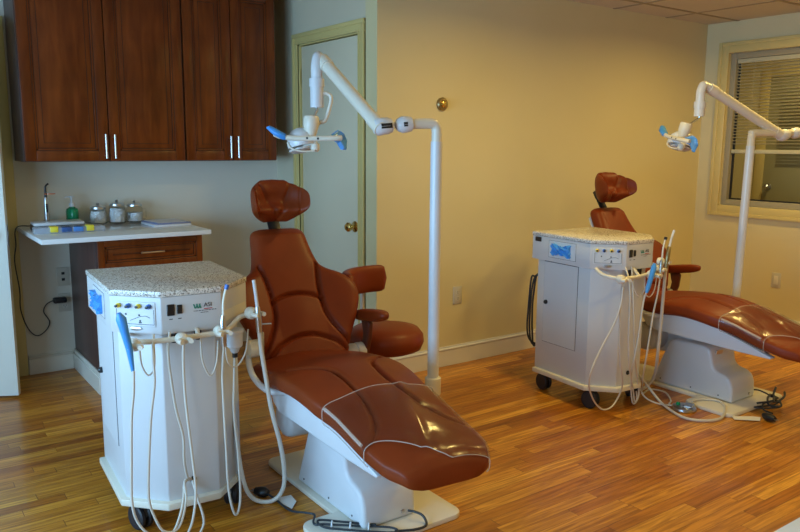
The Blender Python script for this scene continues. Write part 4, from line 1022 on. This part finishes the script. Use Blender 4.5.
hose(ct2, [(3.487, 2.42, .70), (3.475, 2.42, .62), (3.45, 2.42, .523), (3.43, 2.42, .40), (3.41, 2.42, .274), (3.40, 2.43, .16), (3.42, 2.45, .06), (3.50, 2.50, .015), (3.60, 2.52, .015), (3.62, 2.44, .015), (3.53, 2.34, .015), (3.47, 2.31, .015)])
hose(ct2, [(3.546, 2.43, .735), (3.555, 2.44, .62), (3.565, 2.45, .475), (3.57, 2.46, .30), (3.565, 2.47, .15), (3.545, 2.49, .07), (3.50, 2.53, .03), (3.44, 2.55, .09), (3.42, 2.53, .165)], .0085)
hose(ct2, [(3.405, 2.52, .195), (3.42, 2.49, .17), (3.44, 2.44, .10), (3.445, 2.36, .03), (3.41, 2.27, .012), (3.36, 2.14, .012), (3.41, 2.056, .012), (3.52, 2.030, .012), (3.64, 2.085, .028), (3.70, 2.16, .030), (3.66, 2.22, .030), (3.60, 2.24, .030), (3.56, 2.23, .03)], .007)
hose(ct2, [(3.405, 2.52, .20), (3.40, 2.47, .14), (3.39, 2.42, .05), (3.42, 2.35, .016), (3.47, 2.27, .016)], .0045)
hose(ct2, [(3.31, 2.46, .72), (3.315, 2.45, .66), (3.35, 2.44, .615), (3.40, 2.44, .66), (3.42, 2.44, .72)], .003)
hose(ct2, [(3.40, 2.45, .72), (3.41, 2.45, .63), (3.45, 2.45, .60), (3.49, 2.45, .64), (3.50, 2.45, .72)], .003)
# black supply hoses looped behind cart 2
for i, (dx, a, b_) in enumerate(((0, .12, 1.0), (.022, .10, .93), (-.02, .13, 1.08))):
    hose(ct2, [(3.20, 3.04, .655), (3.185+dx*.3, 3.065, .64), (3.172+dx*.6, 3.075, .58*b_), (3.165+dx*.8, 3.08, .45), (3.165+dx, 3.08, .32), (3.175+dx*.7, 3.07, .235*b_), (3.20, 3.05, .225)], .0055, 'cord')

# foot controls
def pedal(loc, rz, label):
    p = thing('foot_pedal', label, 'foot pedal', loc, rz)
    bm = new(); lathe(bm, [(.062, 0), (.066, .006), (.064, .016), (.05, .022), (.01, .024)], (0, 0, 0), 32); obj('base', bm, M['steel'], p)
    bm = new(); box(bm, (-.035, -.05, .022), (.035, .0, .034), .006); obj('treadle', bm, M['steel'], p)
    bm = new(); lathe(bm, [(.010, .02), (.012, .03), (.008, .036)], (0, .03, 0), 14); obj('button', bm, M['green_liquid'], p)
    return p
pedal((3.495, 2.235, 0), R(20), 'round grey metal foot pedal on the floor beside the right-hand chair base')

# power cords and tags
def cord_thing(label, loc, cords, plug, tagpoly, tagz=.006, prongs=None):
    c = thing('power_cable', label, 'cable', loc)
    for pts, r_ in cords: obj('cord', tube(new(), pts, r_, 8, smooth=6), M['cord'], c, world=True)
    if plug:
        a, b_ = Vector(plug[0]), Vector(plug[1])
        pl = obj('plug', tube(new(), [a, a.lerp(b_, .25), a.lerp(b_, .6), b_], [.012, .021, .021, .014], 12), M['black'], c, world=True)
        d_ = (b_-a).normalized(); s_ = Vector((d_.y, -d_.x, 0))*.006
        bm = new()
        for q in (-1, 1): tube(bm, [b_+s_*q, b_+s_*q+d_*.018], .002, 6)
        obj('prong', bm, M['steel'], pl, world=True)
    if tagpoly:
        obj('paper_tag', prism(new(), tagpoly, tagz, tagz+.0012), M['tag'], c, world=True)
    return c
cord_thing('black power cord bundled with ties at the base of the front dental chair', (1.30, 2.2, 0),
    [([(1.20, 2.60, .02), (1.215, 2.52, .010), (1.222, 2.42, .008), (1.245, 2.34, .026), (1.262, 2.30, .030), (1.235, 2.26, .028), (1.232, 2.235, .028), (1.26, 2.215, .03), (1.33, 2.15, .032), (1.42, 2.075, .033), (1.45, 2.04, .032), (1.44, 2.02, .03), (1.38, 2.06, .032), (1.30, 2.135, .032), (1.245, 2.20, .03), (1.25, 2.245, .036), (1.32, 2.17, .040), (1.40, 2.09, .040)], .0042),
     ([(1.55, 2.098, .048), (1.56, 2.07, .052), (1.575, 2.045, .045), (1.575, 2.02, .03), (1.55, 1.995, .03), (1.50, 2.0, .03), (1.44, 2.03, .03)], .0048)],
    ((1.205, 2.575, .021), (1.172, 2.625, .021)), [(1.212, 2.545), (1.235, 2.43), (1.278, 2.475), (1.285, 2.535)])
pc = [o for o in bpy.data.objects if o.name.startswith('power_cable')][-1]
for x, y in ((1.275, 2.192), (1.325, 2.145), (1.375, 2.10)): obj('cable_tie', tube(new(), [(x-.008, y-.010, .028), (x, y, .048), (x+.008, y+.010, .028)], .0035, 8, smooth=3), M['white'], pc, world=True)
cord_thing('black power cord heaped on the floor in front of the right-hand chair base', (3.85, 2.0, 0),
    [([(3.965, 2.135, .05), (3.985, 2.10, .055), (4.0, 2.06, .045), (4.03, 2.03, .02), (4.01, 1.99, .012), (3.93, 1.98, .012), (3.85, 2.00, .015), (3.80, 2.01, .018), (3.83, 1.96, .02), (3.92, 1.93, .02), (3.97, 1.97, .025), (3.88, 2.0, .028), (3.80, 1.96, .02), (3.78, 1.90, .02)], .0045),
     ([(3.84, 2.02, .03), (3.90, 1.97, .045), (3.96, 1.99, .045), (4.02, 2.0, .03), (4.04, 2.05, .03), (3.99, 2.03, .045), (3.93, 2.01, .04), (3.86, 1.96, .03), (3.90, 1.92, .03), (3.95, 1.95, .035)], .0055),
     ([(3.98, 1.98, .02), (4.05, 1.98, .035), (4.09, 2.0, .05)], .006), ([(4.0, 2.0, .02), (4.03, 2.03, .04), (4.07, 2.04, .07)], .006)],
    ((3.715, 1.915, .022), (3.70, 1.845, .022)), [(3.60, 2.02), (3.565, 1.985), (3.66, 1.90), (3.71, 1.925), (3.69, 1.955)])

# ------------------------------------------------------------------ light
def area(name, loc, rot, size, energy, col, sy=None):
    l = bpy.data.lights.new(name, 'AREA'); l.energy = energy; l.color = col; l.size = size
    if sy: l.shape = 'RECTANGLE'; l.size_y = sy
    o = bpy.data.objects.new(name, l); C.objects.link(o); o.location = loc; o.rotation_euler = rot
    return o
DAY = (.33, .64, 1.0); WARM = (1, .73, .22)
area('window_daylight', (XL-.13, 1.7, 1.10), (0, R(-90), 0), 1.3, 208, DAY, 3.5)
for x, y in [(4.76, 2.44), (2.90, 2.44), (4.76, .60), (2.90, .60), (1.07, .60), (4.76, -1.2), (2.9, -1.2)]:
    l = area('downlight', (x, y, ZC-.02), (0, 0, 0), .15, (15 if y > 2 else 11) if x > 2 else 3, WARM); l.data.shape = 'DISK'; l.data.spread = R(165)
area('corridor_fill', (6.5, 3.2, ZC-.02), (0, 0, 0), .3, 13, (1, .85, .45))  # added fill light without a fixture, dimly brightens the adjoining room
W_ = bpy.data.worlds.new('World'); bpy.context.scene.world = W_; W_.use_nodes = True
W_.node_tree.nodes['Background'].inputs[0].default_value = (.45, .62, .85, 1); W_.node_tree.nodes['Background'].inputs[1].default_value = .6

# ------------------------------------------------------------------ camera
f_, pitch, roll, yaw = 744.67, .1611, .00774, .62165
cp, sp, cr_, sr_, cy, sy_ = math.cos(pitch), math.sin(pitch), math.cos(roll), math.sin(roll), math.cos(yaw), math.sin(yaw)
F = Vector((cp*sy_, cp*cy, -sp)); Rt = Vector((cy, -sy_, 0)); U_ = Rt.cross(F)
Rt, U_ = cr_*Rt+sr_*U_, -sr_*Rt+cr_*U_
cam = bpy.data.cameras.new('camera'); cam.sensor_width = 36; cam.lens = f_*36/800; cam.clip_start = .02
co = bpy.data.objects.new('camera', cam); C.objects.link(co)
mw = Matrix.Identity(4); mw.col[0][:3] = Rt; mw.col[1][:3] = U_; mw.col[2][:3] = -F; mw.col[3][:3] = (0, 0, 1.4)
co.matrix_world = mw
S = bpy.context.scene; S.camera = co
S.view_settings.view_transform = 'Standard'; S.view_settings.look = 'None'; S.view_settings.gamma = 1; S.view_settings.exposure = -.12
S.cycles.use_denoising = True; S.cycles.max_bounces = 8; S.cycles.transparent_max_bounces = 16
